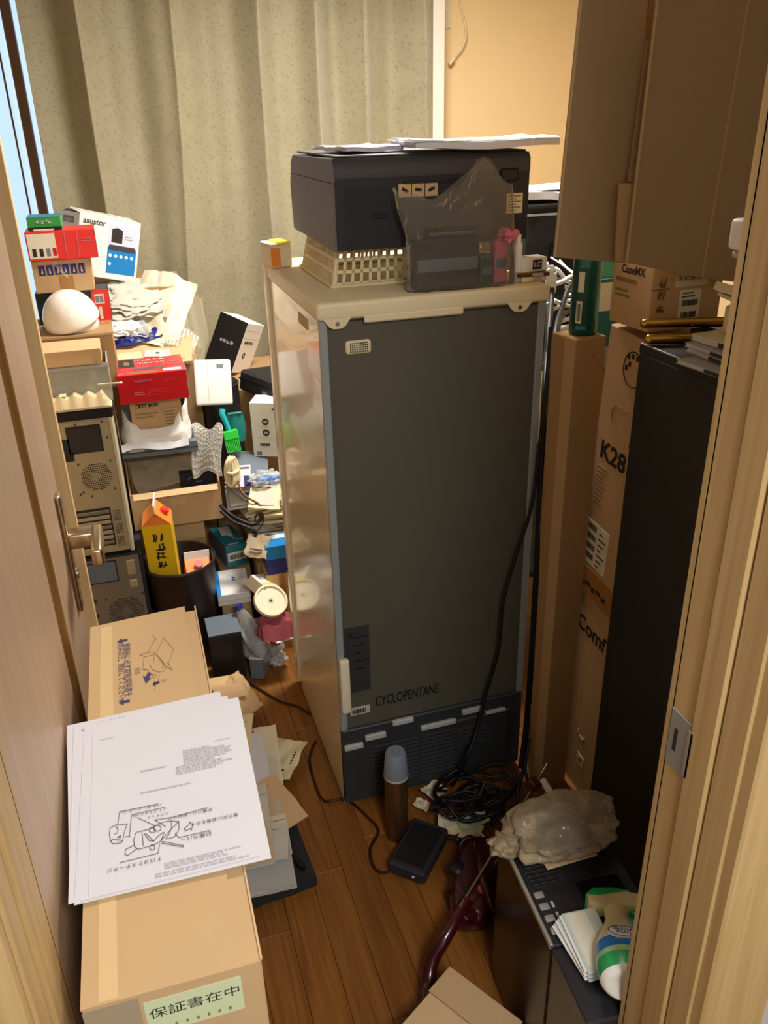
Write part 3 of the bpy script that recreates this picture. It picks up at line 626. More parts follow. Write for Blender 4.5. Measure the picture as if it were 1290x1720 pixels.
# ================================================================ left: computer towers and what is stacked on them
mat('pc_beige', '#b9ac8c', 0.45, metal=0.35); mat('pc_metal', '#8f8b7c', 0.4, metal=0.5); mat('pc_dark', '#2b2a28', 0.6); mat('pc_side', '#c8bfa4', 0.5)
def tower(name, lab, x0, y0, z0, w, h, d, panel, side, lid=None, kind=0):
    t = thing(name, lab, 'computer', (x0, y0, z0)); DIM[t.name] = (w, d, h)
    b = MB(); b.b2((-w, 0.004, 0), (0, d, h), 0.003); b.obj('case', side, t)
    bp = MB().b2((-w+0.008, 0.0, 0.006), (-0.012, 0.005, h-0.006)).obj('rear_panel', panel, t)
    b = MB(); b.b2((-0.010, -0.006, 0.0), (0.0, 0.006, h), 0.002); b.b2((-w, -0.006, 0.0), (-w+0.006, 0.006, h), 0.002); b.obj('panel_edge', side, t)
    def hole(xa, xb, za, zb, m='pc_dark', nm='opening', y=-0.0012): return MB().b2((xa, y, za), (xb, 0.003, zb)).obj(nm, m, bp)
    if kind == 0:
        hole(-w+0.022, -0.118, h-0.118, h-0.052); hole(-0.128, -0.036, h-0.098, h-0.018); MB().b2((-0.124, -0.0026, h-0.094), (-0.040, -0.0011, h-0.024)).obj('power_supply', 'dark', bp)
        hole(-w+0.020, -w+0.062, h-0.285, h-0.135, nm='port_opening')
        for i in range(7): MB().cyl((-w+0.026+0.012*(i % 3), -0.002, h-0.150-0.018*i), (-w+0.026+0.012*(i % 3), -0.0, h-0.150-0.018*i), 0.004+0.001*(i % 2), n=8).obj('port', 'grey', bp)
        cx, cz, r = -0.068, h-0.172, 0.044; zs, xs0, xs1, ns = 0.030, -w+0.055, -0.052, 7
    else:
        hole(-w+0.03, -0.078, h-0.085, h-0.012); MB().b2((-w+0.04, -0.0026, h-0.08), (-0.082, -0.0011, h-0.016)).obj('power_supply', 'slate', bp)
        for (za, zb) in ((h-0.07, h-0.02), (h-0.115, h-0.088)): MB().b2((-0.05, -0.004, za), (-0.025, 0.001, zb), 0.002).obj('bracket', 'pc_beige', bp)
        for i in range(3):
            for j in range(4): hole(-w+0.018+i*0.012, -w+0.027+i*0.012, h-0.15-j*0.05, h-0.138-j*0.05, nm='port')
        cx, cz, r = -0.072, h-0.195, 0.055; zs, xs0, xs1, ns = 0.02, -w+0.03, -0.05, 4
    MB().lathe([(0, 0), (r, 0), (r, 0.001), (0, 0.001)], 8, Matrix.Translation((cx, 0, cz)) @ Matrix.Rotation(R(90), 4, 'X') @ Matrix.Rotation(R(22.5), 4, 'Z')).obj('fan_grille', panel, bp)
    b = MB(); n = 13
    for i in range(n):
        for j in range(n):
            px_, pz_ = cx+(i-(n-1)/2)*2*r*0.92/n+(0.5*(j % 2)-0.25)*2*r*0.92/n, cz+(j-(n-1)/2)*2*r*0.92/n
            e = max(abs(px_-cx), abs(pz_-cz)); dd = math.hypot(px_-cx, pz_-cz)
            if dd < r*0.95: b.cyl((px_, -0.0014, pz_), (px_, -0.0009, pz_), r*0.052 if dd > r*0.3 else r*0.03, n=6)
    b.obj('fan_holes', 'pc_dark', bp, kind='stuff')
    for sx in (-1, 1):
        for sz in (-1, 1): MB().cyl((cx+sx*r*0.98, -0.003, cz+sz*r*0.98), (cx+sx*r*0.98, 0, cz+sz*r*0.98), 0.0028, n=8).obj('screw', 'dark', bp)
    hole(xs0-0.004, xs1+0.004, zs-0.004, zs+ns*0.0165+0.004, nm='slot_opening', y=-0.0008)
    for i in range(ns): MB().b2((xs0, -0.004, zs+i*0.0165+0.002), (xs1, 0.0, zs+i*0.0165+0.0125), 0.001).obj('slot_cover', panel if i % 3 else 'pc_metal', bp)
    if kind == 0:
        for g in range(3):
            b = MB()
            for i in range(4):
                for j in range(6): b.b2((-0.042+i*0.0055, -0.0016, 0.02+g*0.042+j*0.0058), (-0.0392+i*0.0055, -0.0005, 0.0228+g*0.042+j*0.0058))
            b.obj('vent_grid', 'pc_dark', bp)
        for (xx, zz) in ((-0.03, h-0.012), (-0.022, h-0.06), (-0.1, h-0.012), (-0.09, 0.19), (-0.12, 0.2), (-0.06, 0.21)): MB().cyl((xx, -0.003, zz), (xx, 0.001, zz), 0.0028, n=8).obj('screw', 'dark', bp)
    if lid: MB().b2((-w-0.002, -0.008, h), (0.004, d, h+0.03), 0.003).obj('top_cover', lid, t)
    for (xx, yy) in ((-w+0.02, 0.03), (-0.02, 0.03), (-w+0.02, d-0.03), (-0.02, d-0.03)): MB().cyl((xx, yy, -0.012), (xx, yy, 0.002), 0.012, n=10).obj('foot', 'black', t)
    return t
TZ = 0.462
tower('computer_tower', 'beige computer tower on top, seen from its rear with slot covers', -0.069, 2.33, TZ, 0.205, 0.420, 0.45, 'pc_beige', 'pc_side', 'black', 0)
tower('computer_tower', 'dark computer tower at the bottom, its rear showing a wide fan grille', -0.050, 2.335, 0.012, 0.205, 0.436, 0.45, 'pc_metal', 'black_m', None, 1)
LID = TZ+0.451
# crate, tray and kraft box on the tower
ty = boxt('storage_box', 'clear grey plastic box under the plain kraft box', 'box', (-0.239, 2.370, 1.028), (-0.059, 2.370, 1.019), 0.16, to=LID, m=None, level=True)
w, d, h = DIM[ty.name]
b = MB(); b.b2((-w/2, 0, 0), (w/2, 0.003, h)); b.b2((-w/2, d-0.003, 0), (w/2, d, h)); b.b2((-w/2, 0.003, 0), (-w/2+0.003, d-0.003, h)); b.b2((w/2-0.003, 0.003, 0), (w/2, d-0.003, h)); b.b2((-w/2, 0, 0), (w/2, d, 0.003)); b.obj('walls', 'clear_box', ty)
MB().b2((-w/2-0.002, -0.003, h-0.012), (w/2+0.002, 0.0, h-0.004)).obj('rim', 'grey_l', ty)
for i, (lo, hi, mm) in enumerate((((-0.07, 0.02, 0.004), (0.01, 0.14, 0.05), 'grey'), ((0.015, 0.03, 0.004), (0.075, 0.13, 0.06), 'kraft_g'))):
    q = thing('stored_packet', ['grey packet inside the clear plastic box, on the left', 'brown packet inside the clear plastic box, on the right'][i], 'packet', ty.matrix_world @ V((0, 0, 0.0)), 0.0); MB().b2(lo, hi, 0.003).obj('packet', mm, q); MB().b2((lo[0]+0.01, lo[1]-0.0008, lo[2]+0.01), (hi[0]-0.01, lo[1], hi[2]-0.015)).obj('label', 'grey_l', q)
kz = (ty.matrix_world @ V((0, 0, h))).z
t = boxt('kraft_box', 'plain flat kraft box on top of the clear plastic box', 'box', (-0.239, 2.360, 1.068), (-0.071, 2.360, 1.064), 0.13, to=kz+0.001, m='kraft_l', level=True)
decal(t, 'F', 0.92, 0.0, 1.0, 1.0, 'kraft', 'flap_edge', 0.002); decal(t, 'F', 0.0, 0.93, 1.0, 1.0, 'kraft_l', 'lid_lip', 0.0015); strokes(t, 'F', [[(0.02, 0.02), (0.08, 0.5)], [(0.88, 0.5), (0.91, 0.04)]], 'kraft_d', 0.0008, 'crease')
tr = thing('blister_tray', 'wavy cream plastic blister tray on the black computer lid', 'tray', (-0.165, 2.332, LID+0.001))
def wav(u, v): k = abs((u*5.5) % 1-0.5)*2; e = min(1, 6*v, 6*(1-v), 12*u, 12*(1-u)); return ((u-0.5)*0.195, -0.024+v*0.060, 0.006+e*(0.020+0.014*max(0.15, min(0.85, k))))
MB().quadsheet(wav, 60, 10, 0.0012).obj('tray_ridges', mat('tray', '#d8c79c', 0.35), tr, smooth=20)
b = MB(); b.b2((-0.102, -0.024, 0.0), (0.102, 0.034, 0.005), 0.002); b.obj('tray_rim', 'cream', tr); MB().b2((-0.030, -0.010, 0.0385), (-0.012, 0.020, 0.0395)).obj('sticker', 'sticker_g', tr)
t = thing('wooden_stick', 'thin pale wooden stick poking from the blister tray', 'stick', (-0.089, 2.300, 0.983)); o = V((-0.089, 2.300, 0.983)); MB().tube([(0, 0, 0), V((-0.030, 2.280, 0.987))-o], 0.0025, 8).obj('shaft', 'cream', t, smooth=60); MB().lump(V((-0.030, 2.280, 0.987))-o, (0.004, 0.004, 0.0035), 1, 0.1, 2, sub=2).obj('tip', 'white', t, smooth=60)
# flat carton behind carrying the dome and the boxes
SZ = 1.075
t = boxt('flat_carton', 'brown carton behind the kraft box carrying the white dome', 'box', (-0.272, 2.505, SZ), (-0.035, 2.505, SZ), 0.27, to=LID, m='kraft_d'); decal(t, 'T', 0, 0.45, 1, 0.55, 'tape_brown', 'tape'); decal(t, 'F', 0.0, 0.96, 1.0, 1.0, 'kraft', 'flap_edge')
dm = thing('lamp_dome', 'glossy white dome lamp cover in front of the black and red box', 'lamp cover', (-0.134, 2.590, SZ))
mat('opal', '#f3efe8', 0.12, coat=0.6)
prof = [(0.0, 0.118), (0.015, 0.117), (0.03, 0.112), (0.045, 0.103), (0.058, 0.090), (0.068, 0.075), (0.075, 0.058), (0.079, 0.040), (0.080, 0.030), (0.078, 0.024), (0.07, 0.022)]
tl = Matrix.Rotation(R(12), 4, 'X') @ Matrix.Rotation(R(-12), 4, 'Y')
MB().lathe(prof, 48, tl).obj('dome', 'opal', dm, smooth='all'); MB().lathe([(0, 0.0), (0.062, 0.0), (0.066, 0.006), (0.066, 0.02), (0, 0.021)], 40).obj('base_ring', 'white', dm, smooth=40)
t = boxt('graphics_box', 'black box with a red end panel behind the white dome', 'box', (-0.236, 2.676, 1.168), (-0.030, 2.676, 1.168), 0.09, to=SZ, m='black')
decal(t, 'F', 0.76, 0.0, 1.0, 1.0, 'red2', 'red_panel', 0.0008); decal(t, 'F', 0.80, 0.55, 0.93, 0.85, 'label', 'sticker', 0.0004, 0.0008); decal(t, 'F', 0.84, 0.05, 0.88, 0.45, 'label', 'sticker', 0.0004, 0.0008); decal(t, 'F', 0.81, 0.59, 0.86, 0.80, 'grey', 'stamp', 0.0004, 0.0013); decal(t, 'F', 0.87, 0.59, 0.92, 0.80, 'grey', 'stamp', 0.0004, 0.0013); decal(t, 'R', 0, 0, 1, 1, 'black_m', 'end_panel')
t = boxt('icon_carton', 'brown carton with a row of blue handling icons, below the red box', 'box', (-0.228, 2.665, 1.251), (-0.065, 2.665, 1.272), 0.11, to=1.1695, m='kraft', level=True)
for i in range(6):
    decal(t, 'F', 0.10+i*0.135, 0.55, 0.21+i*0.135, 0.86, 'navy', 'handling_icon'); shape(t, 'F', [(0.135+i*0.135, 0.60), (0.175+i*0.135, 0.60), (0.155+i*0.135+0.01*((-1)**i), 0.80)], 'kraft_l', 'icon_mark', 0.0007)
decal(t, 'F', 0.42, 0.0, 0.66, 0.5, 'tape_brown', 'tape'); decal(t, 'T', 0.42, 0.0, 0.66, 1.0, 'tape_brown', 'tape'); strokes(t, 'F', [[(0.40, 0.95), (0.58, 0.42)], [(0.36, 0.9), (0.56, 0.45)]], 'white', 0.0012, 'strap')
z2 = (t.matrix_world @ V((0, 0, DIM[t.name][2]))).z
t = boxt('red_box', 'flat red box with a white picture panel, lying under the green box', 'box', (-0.230, 2.655, 1.342), (-0.041, 2.655, 1.344), 0.12, to=z2+0.001, m='red2', level=True)
decal(t, 'F', 0.02, 0.08, 0.42, 0.92, 'label', 'picture_panel'); strokes(t, 'F', [[(0.55, 0.1), (0.56, 0.95)], [(0.73, 0.08), (0.74, 0.95)], [(0.80, 0.6), (0.95, 0.6)], [(0.80, 0.7), (0.94, 0.7)]], 'pink', 0.002, 'strap')
for i, (u, mm) in enumerate(((0.07, 'print'), (0.17, 'print'), (0.27, 'grey'), (0.36, 'red'))): decal(t, 'F', u, 0.15, u+0.055, 0.42, mm, 'product_picture', 0.0004, 0.0007)
decal(t, 'R', 0, 0, 1, 1, 'wine', 'end_panel'); z3 = (t.matrix_world @ V((0, 0, DIM[t.name][2]))).z
t = boxt('green_box', 'small green and black box at the very top of the left stack', 'box', (-0.218, 2.665, 1.380), (-0.127, 2.665, 1.379), 0.10, to=z3+0.001, m='green', level=True)
decal(t, 'F', 0, 0, 1, 0.28, 'black', 'black_band'); decal(t, 'T', 0.0, 0.0, 1, 1, 'teal', 'top_print'); decal(t, 'F', 0.15, 0.0, 0.75, 0.12, 'label', 'sticker', 0.0004, 0.0007); glyphs(t, 'F', 0.5, 0.66, 0.010, 4, 'white', seed=3)
# supports behind
C2Z = 1.105
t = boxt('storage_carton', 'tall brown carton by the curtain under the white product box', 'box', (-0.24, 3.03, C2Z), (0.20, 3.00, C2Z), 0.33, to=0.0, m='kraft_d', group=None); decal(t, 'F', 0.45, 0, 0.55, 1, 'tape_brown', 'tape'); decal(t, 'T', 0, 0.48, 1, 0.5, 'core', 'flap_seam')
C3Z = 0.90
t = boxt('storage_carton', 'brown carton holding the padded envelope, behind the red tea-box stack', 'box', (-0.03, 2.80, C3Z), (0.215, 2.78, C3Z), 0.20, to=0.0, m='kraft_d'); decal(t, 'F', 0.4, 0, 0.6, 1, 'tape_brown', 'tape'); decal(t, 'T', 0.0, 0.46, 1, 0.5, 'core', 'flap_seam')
t['label'] = 'brown carton under the padded envelope, behind the shiny red box'
# white product box
t = boxt('product_box', 'white product box with a blue icon panel, beside the curtain', 'box', (-0.081, 3.020, 1.356), (0.108, 3.100, 1.301), 0.15, 0.195, m='white')
w, d, h = DIM[t.name]
text(t, 'F', 'asustor', 0.24, 0.90, 0.026, 'ink', bold=0.0005); decal(t, 'F', 0.48, 0.10, 0.96, 0.55, 'blue', 'blue_panel'); decal(t, 'F', 0.48, 0.55, 0.96, 0.92, 'lilac', 'picture_panel'); decal(t, 'F', 0.50, 0.49, 0.93, 0.58, 'ink', 'dark_bar', 0.0005, 0.0007)
shape(t, 'F', [(0.53, 0.62), (0.71, 0.62), (0.71, 0.83), (0.62, 0.87), (0.53, 0.84)], 'print', 'device_picture', 0.0008)
for i in range(6):
    u, v = (0.53+0.09*(i % 5), 0.40-0.14*(i//5)); MB().lathe([(0, 0), (0.0055, 0), (0.0055, 0.0004), (0, 0.0004)], 16, fmat(t, 'F', u, v, 0.0008)).obj('app_icon', 'white', t)
textlines(t, 'F', 0.75, 0.68, 0.93, 0.76, 2, 'grey', 14); textlines(t, 'F', 0.04, 0.08, 0.34, 0.16, 2, 'grey', 4)
decal(t, 'L', 0.1, 0.82, 0.7, 0.93, 'grey', 'printed_strip'); text(t, 'L', 'asustor', 0.4, 0.87, 0.02, 'white')
b = MB(); b.poly([(-w/2, 0, h), (w/2, 0, h), (w/2, 0.07, h+0.008), (-w/2, 0.07, h+0.008)], (0, 0, 0.002)); b.obj('lid_flap', 'white', t)
b = MB(); b.poly([(-w/2, d, h), (w/2, d, h), (w/2, 0.085, h+0.012), (-w/2, 0.085, h+0.012)], (0, 0, 0.002)); b.obj('lid_flap', 'white', t)
# bags, cloth and envelopes heaped below it
t = sheet('plastic_bag', 'crumpled white plastic bag spread below the white product box', 'bag', (0.01, 2.99, 1.075), 0.24, 0.20, 8, (28, 0), 'paper_g', 0.05, 11, 0.020, 0.003, nx=24, ny=20); MB().lump((0.03, -0.01, 0.012), (0.10, 0.07, 0.014), 4, 0.5, 2.5).obj('bag_fold', 'paper_g', t, smooth=60)
t = sheet('cloth', 'cream cloth draped over the heap next to the curtain', 'cloth', (0.120, 2.955, 1.045), 0.19, 0.28, -22, (44, 14), 'cream_p', -0.10, 5, 0.018, 0.003, nx=22, ny=22); MB().quadsheet(lambda u, v: ((u-0.5)*0.16-0.03, (v-0.5)*0.05-0.02+0.01*math.sin(u*9), 0.012+0.008*math.sin(u*14)), 20, 6, 0.002).obj('fold', 'cream_p', t, smooth=60)
t = sheet('plastic_bag', 'grey translucent bag on the heap just right of the red end panel', 'bag', (-0.005, 2.92, 1.015), 0.15, 0.14, 4, (40, 0), 'grey_l', 0.05, 21, 0.022, 0.002, nx=18, ny=18); MB().lump((0, -0.03, 0.012), (0.05, 0.03, 0.014), 8, 0.5, 3).obj('bag_fold', 'white', t, smooth=60)
t = sheet('plastic_bag', 'dark blue shiny bag strip lying above the padded envelope', 'bag', (0.035, 2.88, 0.965), 0.16, 0.045, 10, (30, -6), 'navy', 0.02, 31, 0.014, 0.003, nx=18, ny=8); MB().lump((-0.02, 0.0, 0.006), (0.05, 0.014, 0.010), 3, 0.6, 3).obj('bag_fold', 'navy', t, smooth=60)
t = sheet('white_packet', 'folded white paper packet on the blue bag strip', 'packet', (0.005, 2.89, 0.995), 0.11, 0.05, 14, (35, 0), 'paper', 0.03, 41, 0.008, 0.004); MB().b2((-0.04, -0.0255, -0.002), (0.04, -0.018, 0.004), 0.001).obj('fold', 'white', t)
t = sheet('padded_envelope', 'brown padded envelope with an address label lying on the heap', 'envelope', (0.085, 2.845, 0.928), 0.25, 0.17, -7, (16, 3), 'kraft_l', 0.02, 51, 0.006, 0.010, nx=14, ny=10); MB().b2((-0.03, -0.05, 0.0055), (0.05, -0.01, 0.0075)).obj('address_label', 'label', t); MB().b2((0.06, -0.07, 0.0055), (0.10, -0.065, 0.0075)).obj('printed_line', 'print_l', t)
MB().box((0.012, -0.03, 0.0085), (0.012, 0.008, 0.0008)).obj('stamp', 'ink', t)
t = sheet('bubble_sheet', 'beige bubble wrap sheet on the padded envelope by the curtain', 'bubble wrap', (0.165, 2.90, 0.955), 0.14, 0.12, -12, (20, 14), 'bubble', -0.12, 61, 0.012, 0.003, nx=16, ny=14)
b = MB()
for i in range(12):
    for j in range(10): b.lump(((i-5.5)*0.0115, (j-4.5)*0.0115, 0.0015-0.12*((2*(i+0.5)/12-1)**2)*0.14+0.004), (0.0034, 0.0034, 0.0024), 0, 0, 1, sub=1)
b.obj('bubbles', 'bubble', t, smooth=60, kind='stuff')
t = sheet('grey_cloth', 'greyish curtain lining bunched at the foot of the heap', 'cloth', (0.235, 3.12, 0.90), 0.12, 0.28, 24, (62, 10), mat('lining', '#9b947b', 0.8), 0.10, 71, 0.02, 0.002, nx=14, ny=18); MB().quadsheet(lambda u, v: ((u-0.5)*0.10, (v-0.5)*0.30, 0.015+0.012*math.sin(u*7)), 12, 8, 0.002).obj('fold', 'lining', t, smooth=60)
for i, (lab, dy, mm, dz) in enumerate((('lowest kraft sheet of the stack left of the red box', 0, 'kraft_l', 0.0), ('middle kraft sheet of the stack left of the red box', 0.006, 'kraft', 0.012), ('topmost kraft sheet of the stack left of the red box', -0.004, 'paper_y', 0.024))):
    t = sheet('kraft_sheet', lab, 'paper', (-0.012, 2.755+dy, 0.908+dz), 0.11, 0.14, -8+6*i, (0, 0), mm, 0.02, 80+i, 0.003, 0.004); MB().b2((-0.05, -0.0705, -0.001), (0.02, -0.068, 0.005)).obj('folded_edge', 'kraft_d', t)

# ================================================================ middle stack: open carton, white bag, kraft and red boxes
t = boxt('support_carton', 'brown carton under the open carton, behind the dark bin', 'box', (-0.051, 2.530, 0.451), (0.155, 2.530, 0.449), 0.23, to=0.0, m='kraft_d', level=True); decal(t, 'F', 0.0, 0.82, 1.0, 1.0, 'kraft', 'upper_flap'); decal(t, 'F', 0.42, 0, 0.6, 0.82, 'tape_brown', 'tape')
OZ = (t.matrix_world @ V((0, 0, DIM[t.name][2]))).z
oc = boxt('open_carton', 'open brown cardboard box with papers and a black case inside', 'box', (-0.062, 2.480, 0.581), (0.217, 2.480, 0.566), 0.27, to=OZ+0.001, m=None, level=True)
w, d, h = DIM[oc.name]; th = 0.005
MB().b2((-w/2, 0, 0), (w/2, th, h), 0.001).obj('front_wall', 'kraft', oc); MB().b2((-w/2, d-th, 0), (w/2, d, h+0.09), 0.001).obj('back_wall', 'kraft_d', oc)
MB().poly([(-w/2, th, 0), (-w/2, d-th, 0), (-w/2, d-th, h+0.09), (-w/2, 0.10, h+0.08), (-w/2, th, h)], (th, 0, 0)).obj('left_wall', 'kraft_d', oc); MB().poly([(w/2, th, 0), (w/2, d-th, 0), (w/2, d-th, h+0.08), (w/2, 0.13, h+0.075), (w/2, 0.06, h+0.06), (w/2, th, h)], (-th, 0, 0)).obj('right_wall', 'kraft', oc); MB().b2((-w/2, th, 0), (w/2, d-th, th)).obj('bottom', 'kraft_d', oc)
decal(oc, 'F', 0.0, 0.0, 0.22, 0.9, 'kraft_l', 'tape_scar', 0.0004); shape(oc, 'F', [(0.42, 0.95), (0.62, 0.92), (0.58, 0.5), (0.5, 0.62), (0.44, 0.48)], 'kraft_l', 'torn_patch')
MB().quadsheet(lambda u, v: (-w/2+0.01+u*(w-0.02), -0.002-0.02*v, h+0.001-0.012*v), 4, 2, 0.003).obj('front_flap_stub', 'kraft_l', oc)
def inbox(p): return oc.matrix_world @ V(p)
t = sheet('paper_bag', 'crumpled grey-brown paper bag filling the open carton', 'paper bag', inbox((-0.03, 0.13, h+0.055)), 0.20, 0.20, 6, (42, -8), 'kraft_g', 0.06, 91, 0.018, 0.003, nx=18, ny=18); MB().quadsheet(lambda u, v: ((u-0.5)*0.18, -0.095-0.02*v, -0.002-0.05*v+0.006*math.sin(u*8)), 12, 6, 0.003).obj('bag_edge', 'kraft_g', t, smooth=60)
t = boxt('black_case', 'black case with small silver print inside the open carton', 'case', inbox((0.02, 0.05, h+0.028)), inbox((w/2-0.012, 0.05, h+0.030)), 0.10, 0.05, m='black_m'); decal(t, 'F', 0.45, 0.3, 0.62, 0.38, 'grey', 'print'); decal(t, 'T', 0.4, 0.3, 0.55, 0.36, 'grey_l', 'print'); decal(t, 'T', 0.65, 0.3, 0.8, 0.36, 'grey_l', 'print')
bz = 0.705
t = thing('bubble_sheet', 'clear bubble wrap hanging over the right side of the open carton', 'bubble wrap', (0.194, 2.520, 0.683))
def bw(u, v): return ((u-0.5)*0.09+0.012*math.sin(v*5), 0.05-0.085*v+0.01*math.sin(u*6), 0.055-0.13*v*v+0.012*math.sin(u*7+v*4))
MB().quadsheet(bw, 14, 14, 0.002).obj('film', 'bubble', t, smooth=60)
b = MB()
for i in range(10):
    for j in range(12): p = V(bw((i+0.5)/10, (j+0.5)/12)); b.lump(p+V((0, -0.002, 0.002)), (0.0034, 0.0034, 0.0026), 0, 0, 1, sub=1)
b.obj('bubbles', 'bubble', t, smooth=60, kind='stuff')
# white bag with kraft box and red box
wb_ = thing('plastic_bag', 'white plastic bag wrapped round the kraft box under the red box', 'bag', (0.050, 2.500, 0.718)); o = V((0.050, 2.500, 0.718)); 
def sack(u, v):
    a = 2*math.pi*u; k = 1.0-0.10*v; nz = noise.noise(V((math.cos(a)*1.6, math.sin(a)*1.6, v*2.4+2))); nf = noise.noise(V((math.cos(a)*4, math.sin(a)*4, v*6)))
    cx, sy = math.copysign(abs(math.cos(a))**0.55, math.cos(a)), math.copysign(abs(math.sin(a))**0.55, math.sin(a))
    hgt = 0.055+0.065*(cx**2)*(1 if abs(cx) > 0.55 else 0.4)+0.03*max(0, sy)
    return (0.108*cx*k*(1+0.06*nz), 0.085+0.088*sy*k*(1+0.08*nz)-0.006*nf, v*hgt*(1+0.25*nz)+0.004*nf)
b = MB(); N, K = 60, 14
g = [[b.b.verts.new(sack(i/N, j/K)) for i in range(N)] for j in range(K+1)]
for j in range(K):
    for i in range(N): b.b.faces.new((g[j][i], g[j][(i+1) % N], g[j+1][(i+1) % N], g[j+1][i]))
b.b.faces.new(g[0][::-1]); sk = b.obj('bag_wall', 'white', wb_, smooth='all'); sk.modifiers.new('thick', 'SOLIDIFY').thickness = 0.002
MB().quadsheet(lambda u, v: (-0.112+u*0.20, -0.006-0.012*v+0.008*math.sin(u*9), 0.016-0.02*v+0.006*math.sin(u*6)), 20, 5, 0.002).obj('bag_skirt', 'paper', wb_, smooth=60)
t = boxt('support_box', 'grey-brown flat box under the white plastic bag', 'box', (o.x-0.115, o.y+0.015, o.z-0.002), (o.x+0.115, o.y+0.008, o.z-0.002), 0.16, 0.035, m='slate'); decal(t, 'F', 0, 0.4, 1, 0.5, 'dark', 'seam'); decal(t, 'F', 0.1, 0.55, 0.3, 0.9, 'grey_l', 'label')
kb = boxt('kraft_box', 'kraft box with a printed power sign, held inside the white plastic bag', 'box', (-0.020, 2.515, 0.863), (0.131, 2.515, 0.870), 0.12, to=o.z+0.004, m='kraft', level=True)
w, d, h = DIM[kb.name]; b = MB(); b.lathe([(0.0052, 0), (0.0064, 0), (0.0064, 0.0004), (0.0052, 0.0004)], 20, fmat(kb, 'F', 0.14, 0.84, 0.0004)).obj('power_sign', 'print', kb); strokes(kb, 'F', [[(0.14, 0.86), (0.14, 0.93)]], 'print', 0.0015, 'power_sign')
text(kb, 'F', 'RTT BOX', 0.36, 0.84, 0.014, 'print', bold=0.0006); strokes(kb, 'F', [[(0.62, 0.75), (0.95, 0.75), (0.95, 0.12)], [(0.62, 0.75), (0.62, 0.6)]], 'print_l', 0.0008); textlines(kb, 'F', 0.08, 0.56, 0.56, 0.70, 2, 'print_l', 6); textlines(kb, 'F', 0.66, 0.3, 0.92, 0.7, 6, 'print_l', 7); decal(kb, 'T', 0.45, 0, 0.55, 1, 'tape_clear', 'tape')
rz_ = (kb.matrix_world @ V((0, 0, h))).z
rb = boxt('red_box', 'shiny red printed box on top of the kraft box in the white bag', 'box', (-0.044, 2.470, 0.951), (0.156, 2.470, 0.957), 0.19, to=rz_+0.001, m='red', level=True)
decal(rb, 'R', 0, 0, 1, 1, 'white', 'white_end'); decal(rb, 'T', 0.05, 0.45, 0.28, 0.92, 'dark', 'picture'); shape(rb, 'T', [(0.12, 0.55), (0.21, 0.55), (0.21, 0.72), (0.14, 0.8)], 'brass', 'picture_detail', 0.0008)
glyphs(rb, 'T', 0.50, 0.80, 0.017, 5, 'white', seed=5, wd=0.22); glyphs(rb, 'T', 0.50, 0.62, 0.014, 6, 'white', seed=6, wd=0.22); strokes(rb, 'T', [[(0.72, 0.40), (0.72, 0.98)], [(0.72, 0.42), (0.98, 0.42)]], 'pink', 0.0008)
MB().lathe([(0, 0), (0.009, 0), (0.009, 0.0005), (0, 0.0005)], 20, fmat(rb, 'T', 0.86, 0.60, 0.0004) @ Matrix.Diagonal((1.2, 0.7, 1, 1))).obj('oval_mark', 'pink', rb)
decal(rb, 'T', 0.16, 0.04, 0.58, 0.13, 'brass', 'gold_strip'); decal(rb, 'T', 0.68, 0.06, 0.94, 0.20, 'lilac', 'white_label'); decal(rb, 'T', 0.03, 0.05, 0.10, 0.12, 'pink', 'badge'); decal(rb, 'T', 0.26, 0.24, 0.70, 0.36, 'wine', 'dark_strip'); decal(rb, 'T', 0.68, 0.95, 0.86, 1.0, 'white', 'white_label')
textlines(rb, 'F', 0.25, 0.70, 0.62, 0.82, 1, 'pink', 8); textlines(rb, 'F', 0.22, 0.25, 0.40, 0.40, 2, 'pink', 9); strokes(rb, 'F', [[(0.42, 0.5), (0.42, 0.2), (0.44, 0.2)], [(0.68, 0.72), (0.78, 0.72)]], 'pink', 0.0008); textlines(rb, 'F', 0.45, 0.2, 0.72, 0.46, 3, 'red2', 12); glyphs(rb, 'F', 0.36, 0.76, 0.009, 5, 'pink', seed=8)
# ================================================================ right part of the heap, beside the fridge
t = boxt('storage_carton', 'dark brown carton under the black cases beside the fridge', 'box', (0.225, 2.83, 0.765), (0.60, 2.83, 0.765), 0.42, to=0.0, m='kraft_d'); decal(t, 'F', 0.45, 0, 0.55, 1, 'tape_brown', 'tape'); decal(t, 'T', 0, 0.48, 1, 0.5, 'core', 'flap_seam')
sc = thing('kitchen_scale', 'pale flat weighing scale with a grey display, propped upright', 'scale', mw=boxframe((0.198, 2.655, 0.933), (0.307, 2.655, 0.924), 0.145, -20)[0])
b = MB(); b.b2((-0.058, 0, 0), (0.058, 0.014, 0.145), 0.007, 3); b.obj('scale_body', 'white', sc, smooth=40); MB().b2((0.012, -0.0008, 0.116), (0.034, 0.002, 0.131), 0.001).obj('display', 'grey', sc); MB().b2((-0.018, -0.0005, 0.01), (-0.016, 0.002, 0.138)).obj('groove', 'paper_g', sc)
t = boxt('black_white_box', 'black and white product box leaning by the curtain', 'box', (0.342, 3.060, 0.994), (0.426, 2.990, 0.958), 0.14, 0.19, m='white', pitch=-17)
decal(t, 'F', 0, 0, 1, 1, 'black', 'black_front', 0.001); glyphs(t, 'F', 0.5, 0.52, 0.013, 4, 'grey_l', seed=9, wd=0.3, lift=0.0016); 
for v, uu in ((0.86, 0.8), (0.70, 0.8)): strokes(t, 'R', [[(0.1, v), (uu, v)]], 'grey_l', 0.0008)
